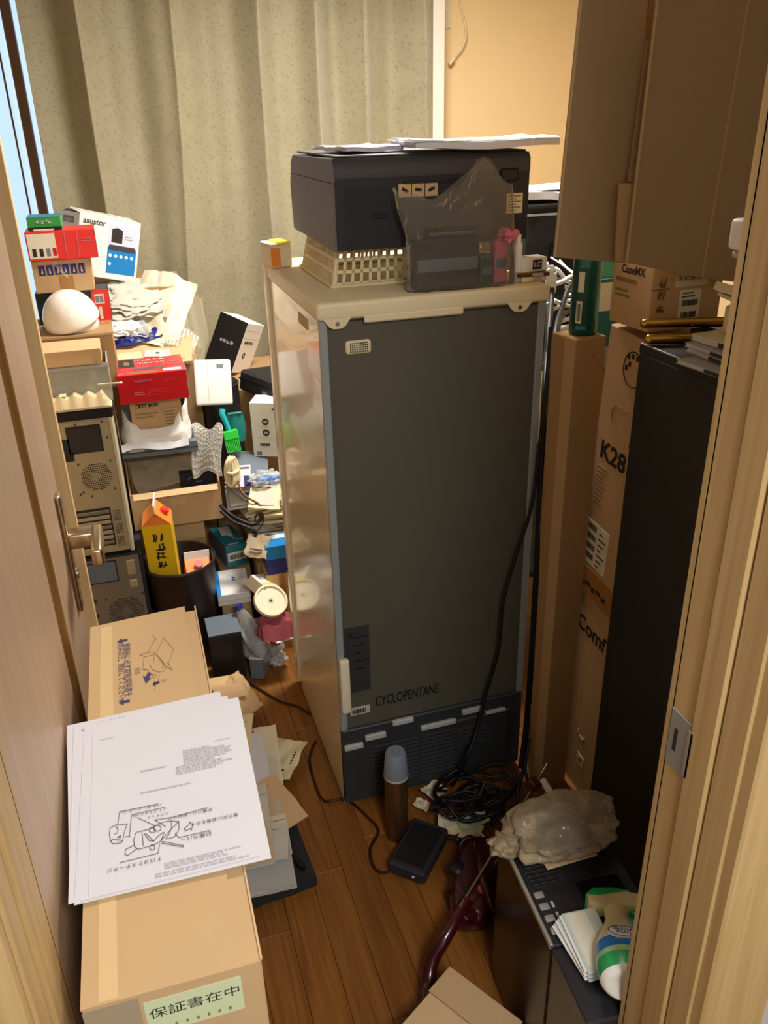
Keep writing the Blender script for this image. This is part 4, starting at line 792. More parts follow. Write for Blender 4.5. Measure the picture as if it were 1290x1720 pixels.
glyphs(t, 'R', 0.42, 0.62, 0.011, 6, 'print', seed=10, wd=0.3); MB().lathe([(0, 0), (0.011, 0), (0.011, 0.0004), (0, 0.0004)], 24, fmat(t, 'R', 0.36, 0.36, 0.0004)).obj('round_icon', 'ink', t); MB().lathe([(0, 0), (0.004, 0), (0.004, 0.0004), (0, 0.0004)], 12, fmat(t, 'R', 0.36, 0.36, 0.0009)).obj('icon_centre', 'white', t)
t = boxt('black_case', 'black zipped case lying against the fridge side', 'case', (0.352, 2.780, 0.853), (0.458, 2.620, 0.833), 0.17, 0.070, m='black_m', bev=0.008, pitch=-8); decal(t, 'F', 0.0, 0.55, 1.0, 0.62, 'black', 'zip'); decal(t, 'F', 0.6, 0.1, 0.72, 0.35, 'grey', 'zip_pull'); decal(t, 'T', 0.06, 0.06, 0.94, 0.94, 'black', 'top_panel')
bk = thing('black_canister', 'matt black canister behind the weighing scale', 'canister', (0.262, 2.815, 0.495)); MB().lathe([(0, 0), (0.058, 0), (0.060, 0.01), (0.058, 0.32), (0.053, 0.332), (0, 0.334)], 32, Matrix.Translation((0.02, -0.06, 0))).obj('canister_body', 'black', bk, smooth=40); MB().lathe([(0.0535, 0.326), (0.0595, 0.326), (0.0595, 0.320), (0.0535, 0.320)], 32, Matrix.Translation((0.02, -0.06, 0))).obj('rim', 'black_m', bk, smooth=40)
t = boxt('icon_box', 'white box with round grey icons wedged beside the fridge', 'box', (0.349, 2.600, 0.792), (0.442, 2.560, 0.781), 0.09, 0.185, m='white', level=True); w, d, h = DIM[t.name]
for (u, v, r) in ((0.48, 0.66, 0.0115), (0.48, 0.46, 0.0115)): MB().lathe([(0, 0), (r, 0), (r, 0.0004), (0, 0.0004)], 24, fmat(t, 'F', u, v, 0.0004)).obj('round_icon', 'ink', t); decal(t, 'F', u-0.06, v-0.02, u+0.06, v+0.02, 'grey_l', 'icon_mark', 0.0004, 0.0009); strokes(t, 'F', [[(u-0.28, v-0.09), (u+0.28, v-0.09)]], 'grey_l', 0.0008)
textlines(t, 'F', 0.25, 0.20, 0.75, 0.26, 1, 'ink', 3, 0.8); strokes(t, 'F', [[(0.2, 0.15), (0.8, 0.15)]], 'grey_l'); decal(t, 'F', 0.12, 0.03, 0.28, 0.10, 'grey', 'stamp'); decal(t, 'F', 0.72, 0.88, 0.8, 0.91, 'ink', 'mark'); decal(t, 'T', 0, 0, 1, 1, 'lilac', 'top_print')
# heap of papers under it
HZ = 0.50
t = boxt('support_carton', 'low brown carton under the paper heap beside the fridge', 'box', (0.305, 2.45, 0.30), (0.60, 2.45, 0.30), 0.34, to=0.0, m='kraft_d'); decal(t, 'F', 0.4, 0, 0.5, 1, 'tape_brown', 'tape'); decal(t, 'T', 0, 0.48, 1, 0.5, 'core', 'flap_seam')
labs = ['lowest bundle of cream papers on the low carton', 'second bundle of cream papers above the low carton', 'grey bundle of papers in the middle of the heap', 'cream newspaper bundle above the grey papers', 'pale magazine lying near the top of the paper heap', 'white leaflet stack at the top of the paper heap', 'top white booklet with a blue band on the paper heap']
zz = 0.3005
for i, lab in enumerate(labs):
    hh = [0.035, 0.03, 0.028, 0.03, 0.026, 0.022, 0.014][i]; mm = ['paper_y', 'paper_g', 'grey_l', 'paper_y', 'paper_y', 'paper', 'paper'][i]
    t = thing('paper_bundle', lab, 'papers', (0.355+(0.07 if i < 4 else 0)+0.02*math.sin(i*2.1), 2.60+0.012*math.cos(i*3.3), zz), R([6, -8, 4, -12, 9, -5, 14][i])); w, l = 0.24-0.012*i, 0.25-0.012*i; DIM[t.name] = (w, l, hh)
    n = 3 if i < 5 else 2
    for k in range(n):
        q = hh/n; MB().quadsheet(lambda u, v: ((u-0.5)*w+0.006*math.sin(k*2+i), (v-0.5)*l+0.006*math.cos(k*3+i), q*(k+0.5)+0.0022*math.sin(u*6+i+k)), 8, 4, q*0.72).obj('paper_layer', mm if k % 2 == 0 else 'paper_g', t, smooth=30)
    zz += hh+0.0025
    if i == 6: MB().box((-0.03, -0.06, hh+0.001), (0.10, 0.022, 0.001)).obj('blue_band', 'navy', t); MB().box((-0.03, -0.06, hh+0.0018), (0.06, 0.006, 0.001)).obj('white_letters', 'white', t)
t = sheet('folder', 'slate blue folder sloping above the paper heap', 'folder', (0.327, 2.580, 0.584), 0.125, 0.10, -8, (38, 3), 'slate', 0.0, 3, 0.001, 0.003); MB().b2((-0.062, 0.044, 0.001), (0.062, 0.050, 0.004)).obj('spine', 'slate', t)
t = sheet('leaflet', 'white leaflet with a blue corner leaning on the cord bundle', 'leaflet', (0.287, 2.520, 0.571), 0.07, 0.075, -10, (48, 0), 'paper', 0.01, 4, 0.001, 0.0015); MB().b2((0.012, -0.037, 0.001), (0.034, 0.0, 0.0018)).obj('blue_corner', 'navy', t); MB().b2((-0.03, 0.025, 0.001), (0.03, 0.03, 0.0018)).obj('printed_line', 'ink', t)
t = thing('cord_bundle', 'cream extension cord coiled into a bundle beside the carton', 'cord', (0.258, 2.500, 0.604))
for k in range(5): MB().tube([(0.010*math.sin(k)+0.013*math.cos(a), -0.006*k+0.006*math.sin(a*2), 0.045*math.sin(a)) for a in [2*math.pi*i/12 for i in range(13)]], 0.0055, 8, 3).obj('loop', 'cream', t, smooth=60)
MB().tube([(-0.02, -0.02, 0.005), (0, -0.03, 0.0), (0.022, -0.018, 0.004)], 0.006, 8).obj('tie', 'cream', t, smooth=60)
t = thing('plastic_bag', 'clear bag with something blue inside on the paper heap', 'bag', (0.366, 2.500, 0.561)); MB().lump((0, 0, 0.0), (0.055, 0.035, 0.022), 6, 0.5, 2.5, -0.02).obj('film', 'clear', t, smooth='all')
q = thing('blue_packet', 'bright blue packet inside the clear bag on the paper heap', 'packet', V((0.377, 2.500, 0.553))+V((0, 0, -0.012))); MB().b2((-0.035, -0.016, 0), (0.035, 0.016, 0.022), 0.004, 2).obj('wrapper', 'blue_b', q); MB().b2((-0.02, -0.0165, 0.003), (0.01, -0.0158, 0.007)).obj('label', 'red2', q)
t = sheet('plastic_pouch', 'cream plastic pouch with a window on the paper heap', 'pouch', (0.349, 2.440, 0.514), 0.10, 0.085, -16, (26, 4), 'cream', 0.03, 6, 0.006, 0.008); MB().b2((-0.03, -0.03, 0.006), (0.03, 0.025, 0.008)).obj('window', 'paper_g', t); MB().b2((-0.047, -0.042, 0.003), (-0.043, 0.04, 0.008)).obj('seal', 'cream_p', t)
cable('audio_cable', 'thick black flat cable crossing the paper heap', [(0.209, 2.470, 0.503), (0.232, 2.450, 0.478), (0.264, 2.420, 0.461), (0.300, 2.410, 0.447), (0.327, 2.420, 0.455), (0.327, 2.430, 0.472)], 0.006, 'black')
cable('audio_cable', 'second black cable just under the thick one on the paper heap', [(0.208, 2.460, 0.486), (0.240, 2.420, 0.461), (0.273, 2.400, 0.448), (0.304, 2.390, 0.428), (0.294, 2.390, 0.404)], 0.005, 'black')
t = cable('dark_strap', 'dark thin strap curving over the paper heap', [(0.274, 2.470, 0.576), (0.276, 2.450, 0.555), (0.292, 2.430, 0.534), (0.321, 2.420, 0.513), (0.342, 2.410, 0.491)], 0.0035, 'bronze', cat='strap')
cable('audio_cable', 'thin black loop of cable lying on the cream papers', [(0.306, 2.410, 0.450), (0.315, 2.430, 0.467), (0.334, 2.430, 0.470), (0.337, 2.420, 0.453), (0.318, 2.400, 0.432), (0.302, 2.400, 0.424)], 0.0025, 'black', plug='black')
t = boxt('blue_box', 'dark blue box below the paper bundles against the fridge', 'box', (0.323, 2.340, 0.396), (0.411, 2.340, 0.384), 0.09, to=0.30, m='navy', level=True) if False else boxt('blue_box', 'dark blue box below the paper bundles against the fridge', 'box', (0.323, 2.340, 0.396), (0.411, 2.340, 0.384), 0.09, 0.10, m='navy', level=True)
decal(t, 'F', 0, 0.55, 1, 1, 'blue', 'blue_band'); decal(t, 'T', 0, 0, 1, 1, 'blue', 'top_print'); decal(t, 'T', 0.1, 0.6, 0.9, 0.9, 'white', 'label', 0.0006, 0.0006)
sbz = 0.0
t2 = boxt('support_carton', 'small brown carton under the blue box by the fridge door', 'box', t.matrix_world @ V((-0.05, 0, -0.001)), t.matrix_world @ V((0.05, 0, -0.001)), 0.09, to=0.0, m='kraft', level=True); decal(t2, 'F', 0.4, 0, 0.6, 1, 'tape_brown', 'tape')
t = boxt('gum_box', 'small white, yellow and pink packet tilted above the round lid', 'packet', (0.264, 2.310, 0.319), (0.302, 2.265, 0.289), 0.105, 0.038, m='kraft_g', pitch=-30)
decal(t, 'T', 0, 0, 1, 1, 'white', 'top_print'); decal(t, 'T', 0.62, 0.05, 0.95, 0.75, 'yell', 'yellow_panel', 0.0005, 0.0007); decal(t, 'R', 0, 0, 1, 1, 'white', 'side_print'); decal(t, 'R', 0.0, 0.5, 0.6, 0.95, 'yell', 'yellow_panel', 0.0005, 0.0007); decal(t, 'R', 0.7, 0.1, 0.95, 0.4, 'pink', 'pink_mark', 0.0005, 0.0007)
t = sheet('tan_paper', 'crumpled tan paper between the teal box and the paper bundles', 'paper', (0.300, 2.360, 0.390), 0.07, 0.08, -20, (35, 10), 'kraft_g', 0.05, 13, 0.010, 0.003); MB().b2((-0.02, -0.02, 0.012), (0.02, -0.016, 0.015)).obj('fold', 'dark', t)
# ---- teal and white boxes, black box
wbx = boxt('support_carton', 'brown carton under the white and blue medicine box', 'box', (0.168, 2.365, 0.199), (0.262, 2.36, 0.199), 0.15, to=0.0, m='kraft'); decal(wbx, 'F', 0, 0.45, 1, 0.55, 'tape_brown', 'tape')
t = boxt('white_box', 'flat white box with a light blue stripe under the teal box', 'box', (0.157, 2.352, 0.24), (0.262, 2.346, 0.24), 0.165, to=0.20, m='white', level=True); decal(t, 'T', 0, 0, 0.12, 1, 'blue_b', 'blue_stripe'); decal(t, 'T', 0.5, 0.45, 0.62, 0.72, 'lilac', 'blue_logo'); glyphs(t, 'T', 0.56, 0.58, 0.013, 2, 'blue_b', seed=12, vertical=True); decal(t, 'F', 0, 0.45, 1, 0.5, 'grey_l', 'seam')
wz = 0.241
t = boxt('support_carton', 'narrow brown carton under the teal box', 'box', (0.188, 2.535, 0.24), (0.292, 2.54, 0.24), 0.14, to=0.0, m='kraft_d'); decal(t, 'F', 0.4, 0, 0.6, 1, 'tape_brown', 'tape')
tb = boxt('teal_box', 'teal box with a white drawing on its lid, beside the bin', 'box', (0.214, 2.519, 0.322), (0.289, 2.535, 0.322), 0.165, to=wz+0.001, m='teal', level=True); w, d, h = DIM[tb.name]
decal(tb, 'F', 0.06, 0.28, 0.9, 0.68, 'label', 'barcode_label'); barcode(tb, 'F', 0.14, 0.36, 0.84, 0.58, 5); decal(tb, 'L', 0, 0, 1, 1, 'slate', 'dark_side'); shape(tb, 'T', [(0.25, 0.55), (0.7, 0.5), (0.85, 0.9), (0.35, 0.95)], 'white', 'white_drawing'); shape(tb, 'T', [(0.5, 0.45), (0.68, 0.42), (0.7, 0.5), (0.5, 0.53)], 'white', 'white_drawing'); strokes(tb, 'T', [[(0.6, 0.45), (0.62, 0.28), (0.85, 0.20), (0.98, 0.24)]], 'white', 0.002, 'white_drawing'); textlines(tb, 'T', 0.15, 0.04, 0.9, 0.12, 1, 'white', 3, 0.6)
t = boxt('black_box', 'matt black box standing on the floor by the bottle', 'box', (0.104, 2.190, 0.203), (0.203, 2.190, 0.190), 0.11, to=0.0, m='black', level=True); decal(t, 'T', 0, 0, 1, 1, 'slate', 'lid', 0.002); decal(t, 'F', 0, 0.93, 1, 1, 'black_m', 'lid_lip', 0.0012)
# ---- bin with juice cartons
mat('bin', '#2b1f1c', 0.4); BC = V((0.055, 2.395, 0.377))
bn = thing('waste_bin', 'round dark brown waste bin holding juice cartons', 'bin', (BC.x, BC.y, 0.0)); BH = BC.z
MB().lathe([(0, 0.0), (0.088, 0.0), (0.112, BH-0.004), (0.115, BH), (0.111, BH+0.001), (0.107, BH-0.004), (0.085, 0.004), (0, 0.004)], 48).obj('bin_wall', 'bin', bn, smooth=40); MB().lathe([(0.1125, BH-0.012), (0.1165, BH-0.008), (0.1165, BH-0.002), (0.113, BH+0.0005)], 48).obj('rim', 'bin', bn, smooth=60)
def juice(name, lab, c, rz, tilt, s, hh, m1, m2, cap):
    t = thing(name, lab, 'carton', mw=Matrix.Translation(c) @ Euler((R(tilt[0]), R(tilt[1]), R(rz)), 'XYZ').to_matrix().to_4x4()); DIM[t.name] = (s, s, hh)
    MB().b2((-s/2, 0, 0), (s/2, s, hh), 0.0012).obj('carton_body', m1, t)
    b = MB(); b.poly([(-s/2, 0, hh), (s/2, 0, hh), (s/2, s/2, hh+s*0.5), (-s/2, s/2, hh+s*0.5)], (0, 0.001, -0.001)); b.poly([(-s/2, s, hh), (s/2, s, hh), (s/2, s/2, hh+s*0.5), (-s/2, s/2, hh+s*0.5)], (0, -0.001, -0.001))
    b.poly([(-s/2, 0, hh), (-s/2, s, hh), (-s/2+0.008, s/2, hh+s*0.46)], (0.001, 0, 0)); b.poly([(s/2, 0, hh), (s/2, s, hh), (s/2-0.008, s/2, hh+s*0.46)], (-0.001, 0, 0)); b.obj('gable', m2, t)
    MB().b2((-s/2, s/2-0.002, hh+s*0.46), (s/2, s/2+0.002, hh+s*0.78)).obj('top_fin', 'white', t)
    mm = Matrix.Translation((0, s*0.24, hh+s*0.25)) @ Matrix.Rotation(R(45), 4, 'X'); MB().lathe([(0, 0), (0.013, 0), (0.013, 0.012), (0.011, 0.014), (0, 0.014)], 18, mm).obj('cap', cap, t, smooth=40)
    return t
j = juice('juice_carton', 'tall yellow juice carton with orange top leaning in the bin', (BC.x-0.002, BC.y-0.004, 0.25), 84, (0, -5), 0.086, 0.285, 'yellow', 'orange', 'red2')
glyphs(j, 'L', 0.5, 0.68, 0.034, 4, 'dark', seed=15, vertical=True, wd=0.13, gap=0.95); decal(j, 'L', 0.5, 0.30, 0.9, 0.33, 'dark', 'dark_band'); textlines(j, 'R', 0.1, 0.5, 0.9, 0.95, 12, 'dark', 16)
j = juice('juice_carton', 'orange juice carton with a pink cap sunk low in the bin', (BC.x+0.050, BC.y-0.045, 0.115), 4, (-8, 3), 0.080, 0.205, 'orange', 'orange', 'pink')
textlines(j, 'F', 0.1, 0.5, 0.85, 0.85, 3, 'print_l', 3, 0.3)
# ---- floor corner: bottle, clear bag, lid, pink cloth
ld = thing('round_lid', 'round cream plastic lid with a centre hole, propped by the fridge', 'lid', mw=Matrix.Translation((0.310, 2.235, 0.261)) @ Euler((R(38), R(14), 0)).to_matrix().to_4x4() @ Matrix.Scale(1.12, 4))
MB().lathe([(0.004, -0.003), (0.040, -0.003), (0.042, 0.003), (0.047, 0.003), (0.048, 0.0), (0.048, -0.010), (0.045, -0.010), (0.043, -0.006), (0.004, -0.006)], 44).obj('disc', 'cream_p', ld, smooth=30); MB().lathe([(0.0042, -0.002), (0.0075, -0.002), (0.0075, -0.0032)], 16).obj('hole_ring', 'grey_l', ld)
t = thing('pink_cloth', 'crumpled pinkish red cloth under the round lid', 'cloth', (0.313, 2.220, 0.177)); MB().lump((0, 0.01, -0.01), (0.058, 0.04, 0.05), 9, 0.4, 2.5, -0.10).obj('cloth_heap', mat('pinkred', '#96474f', 0.8), t, smooth=60); MB().quadsheet(lambda u, v: ((u-0.5)*0.09, -0.03-0.02*v, 0.02-0.05*v+0.008*math.sin(u*9)), 12, 5, 0.003).obj('fold', 'pinkred', t, smooth=60)
t = sheet('white_paper_scrap', 'scrap of white paper below the pink cloth at the fridge', 'paper', (0.332, 2.190, 0.152), 0.06, 0.04, 10, (25, 0), 'paper', 0.02, 3, 0.002, 0.0015); MB().b2((-0.03, -0.021, -0.001), (0.03, -0.018, 0.002)).obj('fold', 'paper_g', t)
pb = thing('plastic_bottle', 'empty clear bottle with a dark blue cap beside the black box', 'bottle', mw=Matrix.Translation((0.272, 2.215, 0.058)) @ V((0, 0, 1)).rotation_difference((V((0.226, 2.270, 0.188))-V((0.272, 2.215, 0.058))).normalized()).to_matrix().to_4x4())
film('pet', '#e8ecec', 0.88, 0.05, 0.25, 30)
MB().lathe([(0, 0), (0.028, 0.0), (0.032, 0.008), (0.032, 0.10), (0.030, 0.125), (0.018, 0.165), (0.012, 0.178), (0.012, 0.19)], 28).obj('bottle_wall', 'pet', pb, smooth=60); MB().lathe([(0, 0.20), (0.014, 0.20), (0.014, 0.184), (0.013, 0.184)], 20).obj('cap', 'navy', pb, smooth=40)
t = boxt('grey_box', 'grey box with a white lid inside the clear bag on the floor', 'box', (0.219, 2.204, 0.085), (0.257, 2.184, 0.085), 0.10, 0.075, m='slate', level=True); t.location.z = 0.006; decal(t, 'T', 0, 0, 1, 1, 'paper_g', 'lid_label'); decal(t, 'T', 0.2, 0.1, 0.8, 0.3, 'ink_l', 'print', 0.0005, 0.0007)
t = thing('plastic_bag', 'clear plastic bag on the floor against the fridge side', 'bag', (0.283, 2.239, 0.000)); MB().lump((-0.006, 0.075, 0.066), (0.070, 0.085, 0.070), 12, 0.22, 1.6, -0.065).obj('film', 'clear', t, smooth='all'); MB().lump((0.03, 0.01, 0.03), (0.03, 0.028, 0.024), 14, 0.5, 3.0).obj('crumpled_mouth', 'clear', t, smooth='all')
cable('laptop_cord', 'thin dark cord running over the floor to the fridge side', [(0.207, 2.280, 0.030), (0.206, 2.240, 0.006), (0.202, 2.203, 0.005), (0.241, 2.132, 0.005), (0.284, 2.061, 0.005), (0.330, 2.018, 0.005), (0.357, 1.972, 0.004)], 0.0035, 'black', plug=None)
t = thing('green_cap', 'tiny green cap lying between the black box and the bottle', 'loose_cap', (0.209, 2.305, 0.090)); MB().lathe([(0, 0), (0.010, 0), (0.010, 0.012), (0.008, 0.014), (0, 0.014)], 16).obj('cap_body', 'mint', t, smooth=40); MB().lathe([(0.0102, 0.0), (0.0112, 0.001), (0.0102, 0.003)], 16).obj('ring', 'green', t)  # small loose cap with a ring round its base

# ---- dustpan and brush among the heap
db = thing('hand_brush', 'bright green hand brush with a teal handle standing in the heap', 'brush', mw=Matrix.Translation((0.275, 2.560, 0.686)) @ Euler((R(-12), R(-6), 0)).to_matrix().to_4x4())
MB().b2((-0.022, -0.012, 0.0), (0.026, 0.012, 0.030), 0.003).obj('brush_head', 'green_b', db); MB().tube([(0.0, 0, 0.03), (-0.004, 0, 0.06), (-0.008, 0, 0.085), (-0.004, 0.004, 0.10)], 0.008, 10, 6, 0.010).obj('handle', 'teal_b', db, smooth=60)
for i in range(9): MB().b2((-0.021+i*0.0052, -0.010, -0.040), (-0.0175+i*0.0052, 0.010, 0.0)).obj('bristle_tuft', 'green_b', db)
dp = thing('dustpan', 'teal dustpan behind the green brush', 'dustpan', mw=Matrix.Translation((0.301, 2.590, 0.705)) @ Euler((R(-10), 0, 0)).to_matrix().to_4x4())
mat('teal_pan', '#17756f', 0.35); MB().quadsheet(lambda u, v: ((u-0.5)*0.055*(0.8+0.3*math.sin(v*math.pi)), 0.012*(2*u-1)**2, v*0.095-0.04), 10, 10, 0.003).obj('pan', 'teal_pan', dp, smooth=60); MB().b2((-0.026, -0.004, 0.050), (0.022, 0.012, 0.058), 0.003).obj('rim', 'teal_pan', dp)

# ================================================================ right side: cartons, black cabinet, cardboard
mat('kraft_t', '#b08e62', 0.85, spec=0.2, vary=0.06, vscale=9, bump=0.12, bscale=90)
# tall narrow carton beside the fridge
nc = boxt('tall_carton', 'tall narrow brown carton standing right of the fridge', 'box', (0.868, 1.474, 1.20), (0.945, 1.485, 1.20), 0.080, to=0.0, m='kraft_t')
decal(nc, 'L', 0.55, 0.0, 1.0, 1.0, 'kraft', 'glue_flap', 0.0008); strokes(nc, 'F', [[(0.55, 0.975), (0.60, 0.965), (0.66, 0.967), (0.68, 0.978)]], 'core', 0.0008, 'hand_hole_cut'); strokes(nc, 'F', [[(0.05, 0.62), (0.22, 0.60)], [(0.03, 0.30), (0.2, 0.29)], [(0.06, 0.83), (0.2, 0.84)]], 'core', 0.0012, 'crease'); decal(nc, 'T', 0, 0.46, 1, 0.5, 'core', 'flap_seam')
cn = thing('green_can', 'tall dark green can with barcodes on the narrow carton', 'can', (0.910, 1.523, 1.2012))
MB().lathe([(0, 0), (0.0275, 0), (0.029, 0.003), (0.029, 0.20), (0.024, 0.212), (0.016, 0.216), (0, 0.217)], 36).obj('can_body', 'green_d', cn, smooth=40)
def wrap(t, a0, a1, z0, z1, r, m, nm):
    MB().quadsheet(lambda u, v: (r*math.sin(a0+(a1-a0)*u), -r*math.cos(a0+(a1-a0)*u), z0+(z1-z0)*v), 5, 1, 0.0005).obj(nm, m, t, smooth=60)
wrap(cn, R(-62), R(-38), 0.088, 0.128, 0.0294, 'label', 'barcode_label'); wrap(cn, R(-64), R(-40), 0.025, 0.070, 0.0294, 'label', 'barcode_label'); wrap(cn, R(-59), R(-45), 0.030, 0.065, 0.0298, 'grey', 'barcode'); wrap(cn, R(-60), R(-20), 0.012, 0.02, 0.0294, 'teal', 'printed_band'); wrap(cn, R(-60), R(-20), 0.135, 0.17, 0.0294, 'teal', 'printed_band')
wrap(cn, R(14), R(34), 0.03, 0.08, 0.0294, 'teal', 'printed_pattern')
wp = boxt('wipes_pack', 'teal and white packet standing behind the green can', 'packet', (0.965, 1.60, 1.40), (1.075, 1.60, 1.40), 0.04, to=1.095, m='teal', bev=0.006); decal(wp, 'F', 0, 0.42, 1, 0.62, 'white', 'white_band'); decal(wp, 'F', 0, 0.66, 1, 1.0, 'mint', 'mint_top'); strokes(wp, 'F', [[(0, 0.64), (1, 0.66)]], 'white', 0.002, 'stripe'); decal(wp, 'F', 0, 0.0, 1, 0.16, 'grey_l', 'lower_band')
t = boxt('support_carton', 'brown carton hidden behind the narrow carton, under the teal packet', 'box', (0.955, 1.585, 1.094), (1.18, 1.585, 1.094), 0.12, to=0.0, m='kraft_d'); decal(t, 'T', 0, 0.46, 1, 0.5, 'core', 'flap_seam'); decal(t, 'F', 0.45, 0, 0.55, 1, 'tape_brown', 'tape')
# K28 carton, leaning a little towards the room
KB0, KB1 = V((0.957, 1.565, 0.0)), V((0.957, 1.300, 0.0)); KT0 = V((0.952, 1.475, 1.232))
tilt = math.atan2(KB0.y-KT0.y, 1.232)
kc_m = Matrix(((0, 1, 0, 0.956), (-1, 0, 0, 1.572), (0, 0, 1, 0), (0, 0, 0, 1)))     # local x -> -y world, local y -> +x world
kc = thing('tall_carton', 'tall brown carton with large K28 print behind the black cabinet', 'box', mw=kc_m @ Matrix.Rotation(math.atan(0.0666), 4, 'Y')); KW, KD = 0.182, 0.145
def kbox(nm, x0, x1, z0, z1, y0, m): return MB().b2((x0, y0, z0), (x1, KD, z1), 0.002).obj(nm, m, kc)
kbox('lower_body', 0.002, KW, 0.0, 0.58, 0.004, 'kraft'); kbox('upper_body', -0.001, KW+0.002, 0.58, 1.225, 0.0, 'kraft')
DIM[kc.name] = (0.0001, KD, 1.225)
def kf(x, z, y=-0.0012): return Matrix.Translation((x, y, z)) @ Matrix.Rotation(R(90), 4, 'X')
def ktext(s, x, z, size, m, y=-0.0012, sx=1.0, bold=0.0):
    me = text_mesh(s, size, 'LEFT', 1.0, bold); me.transform(kf(x, z, y) @ Matrix.Diagonal((sx, 1, 1, 1))); return mobj('lettering', me, m, kc)
ktext('K28', 0.024, 0.955, 0.058, 'print', sx=1.05, bold=0.0018); ktext('G', 0.125, 1.005, 0.026, 'print', bold=0.0015)
ktext('Comf', 0.022, 0.495, 0.058, 'print', y=0.0026, sx=0.95, bold=0.0015)
def kplate(nm, x0, x1, z0, z1, m, y=-0.0008, th=0.0009): return MB().b2((x0, y, z0), (x1, y+th, z1)).obj(nm, m, kc)
lbp = kplate('shipping_label', 0.006, 0.106, 0.667, 0.777, 'label')
for i in range(4):
    b = MB(); rr = random.Random(i)
    for k in range(16): b.b2((0.014+k*0.0026, -0.0012, 0.755-i*0.025), (0.014+k*0.0026+rr.uniform(0.0008, 0.0019), -0.0007, 0.769-i*0.025))
    b.obj('barcode', 'print', lbp)
for i in range(7): MB().b2((0.066, -0.0012, 0.674+i*0.014), (0.066+0.014+0.016*((i*7) % 3)/2, -0.0007, 0.678+i*0.014)).obj('fine_print', 'ink', lbp)
for i in range(9): kplate('fine_print', 0.022, 0.022+0.036-0.003*(i % 4), 0.912-i*0.011, 0.916-i*0.011, 'print_l')
kplate('tape', -0.003, KW+0.002, 0.583, 0.655, 'tape_brown', -0.0006, 0.0007)
for i in range(5): kplate('printed_mark', 0.02+0.022*i, 0.037+0.022*i, 0.603+0.006*(i % 2), 0.616+0.004*(i % 2), 'dark', -0.0009)
MB().b2((0.165, -0.002, 0.70), (0.170, 0.0, 0.73)).obj('tape_end', 'tape_brown', kc)
b = MB()
for i in range(24):
    a = 2*math.pi*i/24; a2 = 2*math.pi*(i+1)/24; p, q = V((0.100+0.034*math.cos(a), -0.0009, 1.159+0.036*math.sin(a))), V((0.100+0.034*math.cos(a2), -0.0009, 1.159+0.036*math.sin(a2)))
    b.tube([p, q], 0.0013, 5, 1)
b.obj('round_stamp', 'print', kc)
for i, (xx, zz) in enumerate(((0.076, 1.176), (0.090, 1.180), (0.082, 1.162), (0.072, 1.152), (0.105, 1.180))): kplate('stamp_mark', xx, xx+0.008, zz, zz+0.010, 'print', -0.0011)
strk = MB(); hole = [(0.050, 1.030), (0.048, 1.055), (0.062, 1.070), (0.11, 1.070)]
for p, q in zip(hole, hole[1:]): strk.tube([(p[0], -0.0008, p[1]), (q[0], -0.0008, q[1])], 0.0008, 5, 1)
strk.obj('hand_hole_cut', 'core', kc)
for (x0, x1, z0, z1) in ((0.090, 0.125, 0.172, 0.179), (0.090, 0.095, 0.172, 0.192), (0.120, 0.125, 0.172, 0.188), (0.105, 0.135, 0.092, 0.125)): kplate('paper_scrap' if z1 < 0.17 else 'staple_mark', x0, x1, z0, z1, 'label', 0.0028)
kplate('printed_mark', 0.111, 0.128, 0.100, 0.115, 'print_l', 0.0024)
# carton with the warranty label on top of it
wc = boxt('warranty_carton', 'small brown carton with warranty sticker on top of the K28 carton', 'box', (0.948, 1.353, 1.396), (1.112, 1.362, 1.396), 0.125, to=1.2345, m='kraft')
w, d, h = DIM[wc.name]
decal(wc, 'F', 0.32, 0.50, 0.78, 0.71, 'cream', 'warranty_sticker'); text(wc, 'F', '保証書在中', 0.55, 0.605, 0.0145, 'print', bold=0.0)
decal(wc, 'F', 0.40, 0.06, 0.70, 0.46, 'label', 'shipping_label'); barcode(wc, 'F', 0.44, 0.27, 0.67, 0.34, 3); barcode(wc, 'F', 0.44, 0.13, 0.66, 0.20, 4); textlines(wc, 'F', 0.44, 0.36, 0.67, 0.44, 2, 'ink', 3)
glyphs(wc, 'F', 0.14, 0.42, 0.022, 3, 'core', seed=4, vertical=True)
text(wc, 'L', 'CaseMX', 0.52, 0.66, 0.021, 'print', bold=0.0006); textlines(wc, 'L', 0.1, 0.50, 0.9, 0.57, 1, 'core', 4, 0.7); textlines(wc, 'L', 0.1, 0.32, 0.5, 0.44, 2, 'print_l', 5); decal(wc, 'F', 0, 0.48, 0.25, 0.5, 'core', 'crease')
# black cabinet
cbt = thing('black_cabinet', 'tall black cabinet between the K28 carton and the door jamb', 'cabinet', (0.90, 0.70, 0)); mat('cab', '#2f2d2b', 0.42, bump=0.02, bscale=300)
MB().b2((0.0, 0.0, 0.0), (0.016, 0.60, 1.214), 0.001).obj('side_panel', 'cab', cbt); MB().b2((0.0, -0.002, 1.214), (0.45, 0.602, 1.231), 0.001).obj('top_panel', 'cab', cbt); MB().b2((0.434, 0.0, 0.0), (0.45, 0.60, 1.214)).obj('side_panel', 'cab', cbt); MB().b2((0.016, 0.592, 0.0), (0.434, 0.60, 1.214)).obj('back_panel', 'cab', cbt); MB().b2((0.0163, 0.0, 0.02), (0.4337, 0.016, 1.212), 0.001).obj('front_door', 'cab', cbt)
MB().b2((0.0, 0.0, 1.2312), (0.003, 0.60, 1.2325)).obj('worn_edge', 'grey_l', cbt); MB().b2((0.40, -0.012, 0.6), (0.415, -0.002, 0.75), 0.003).obj('handle', 'steel', cbt)
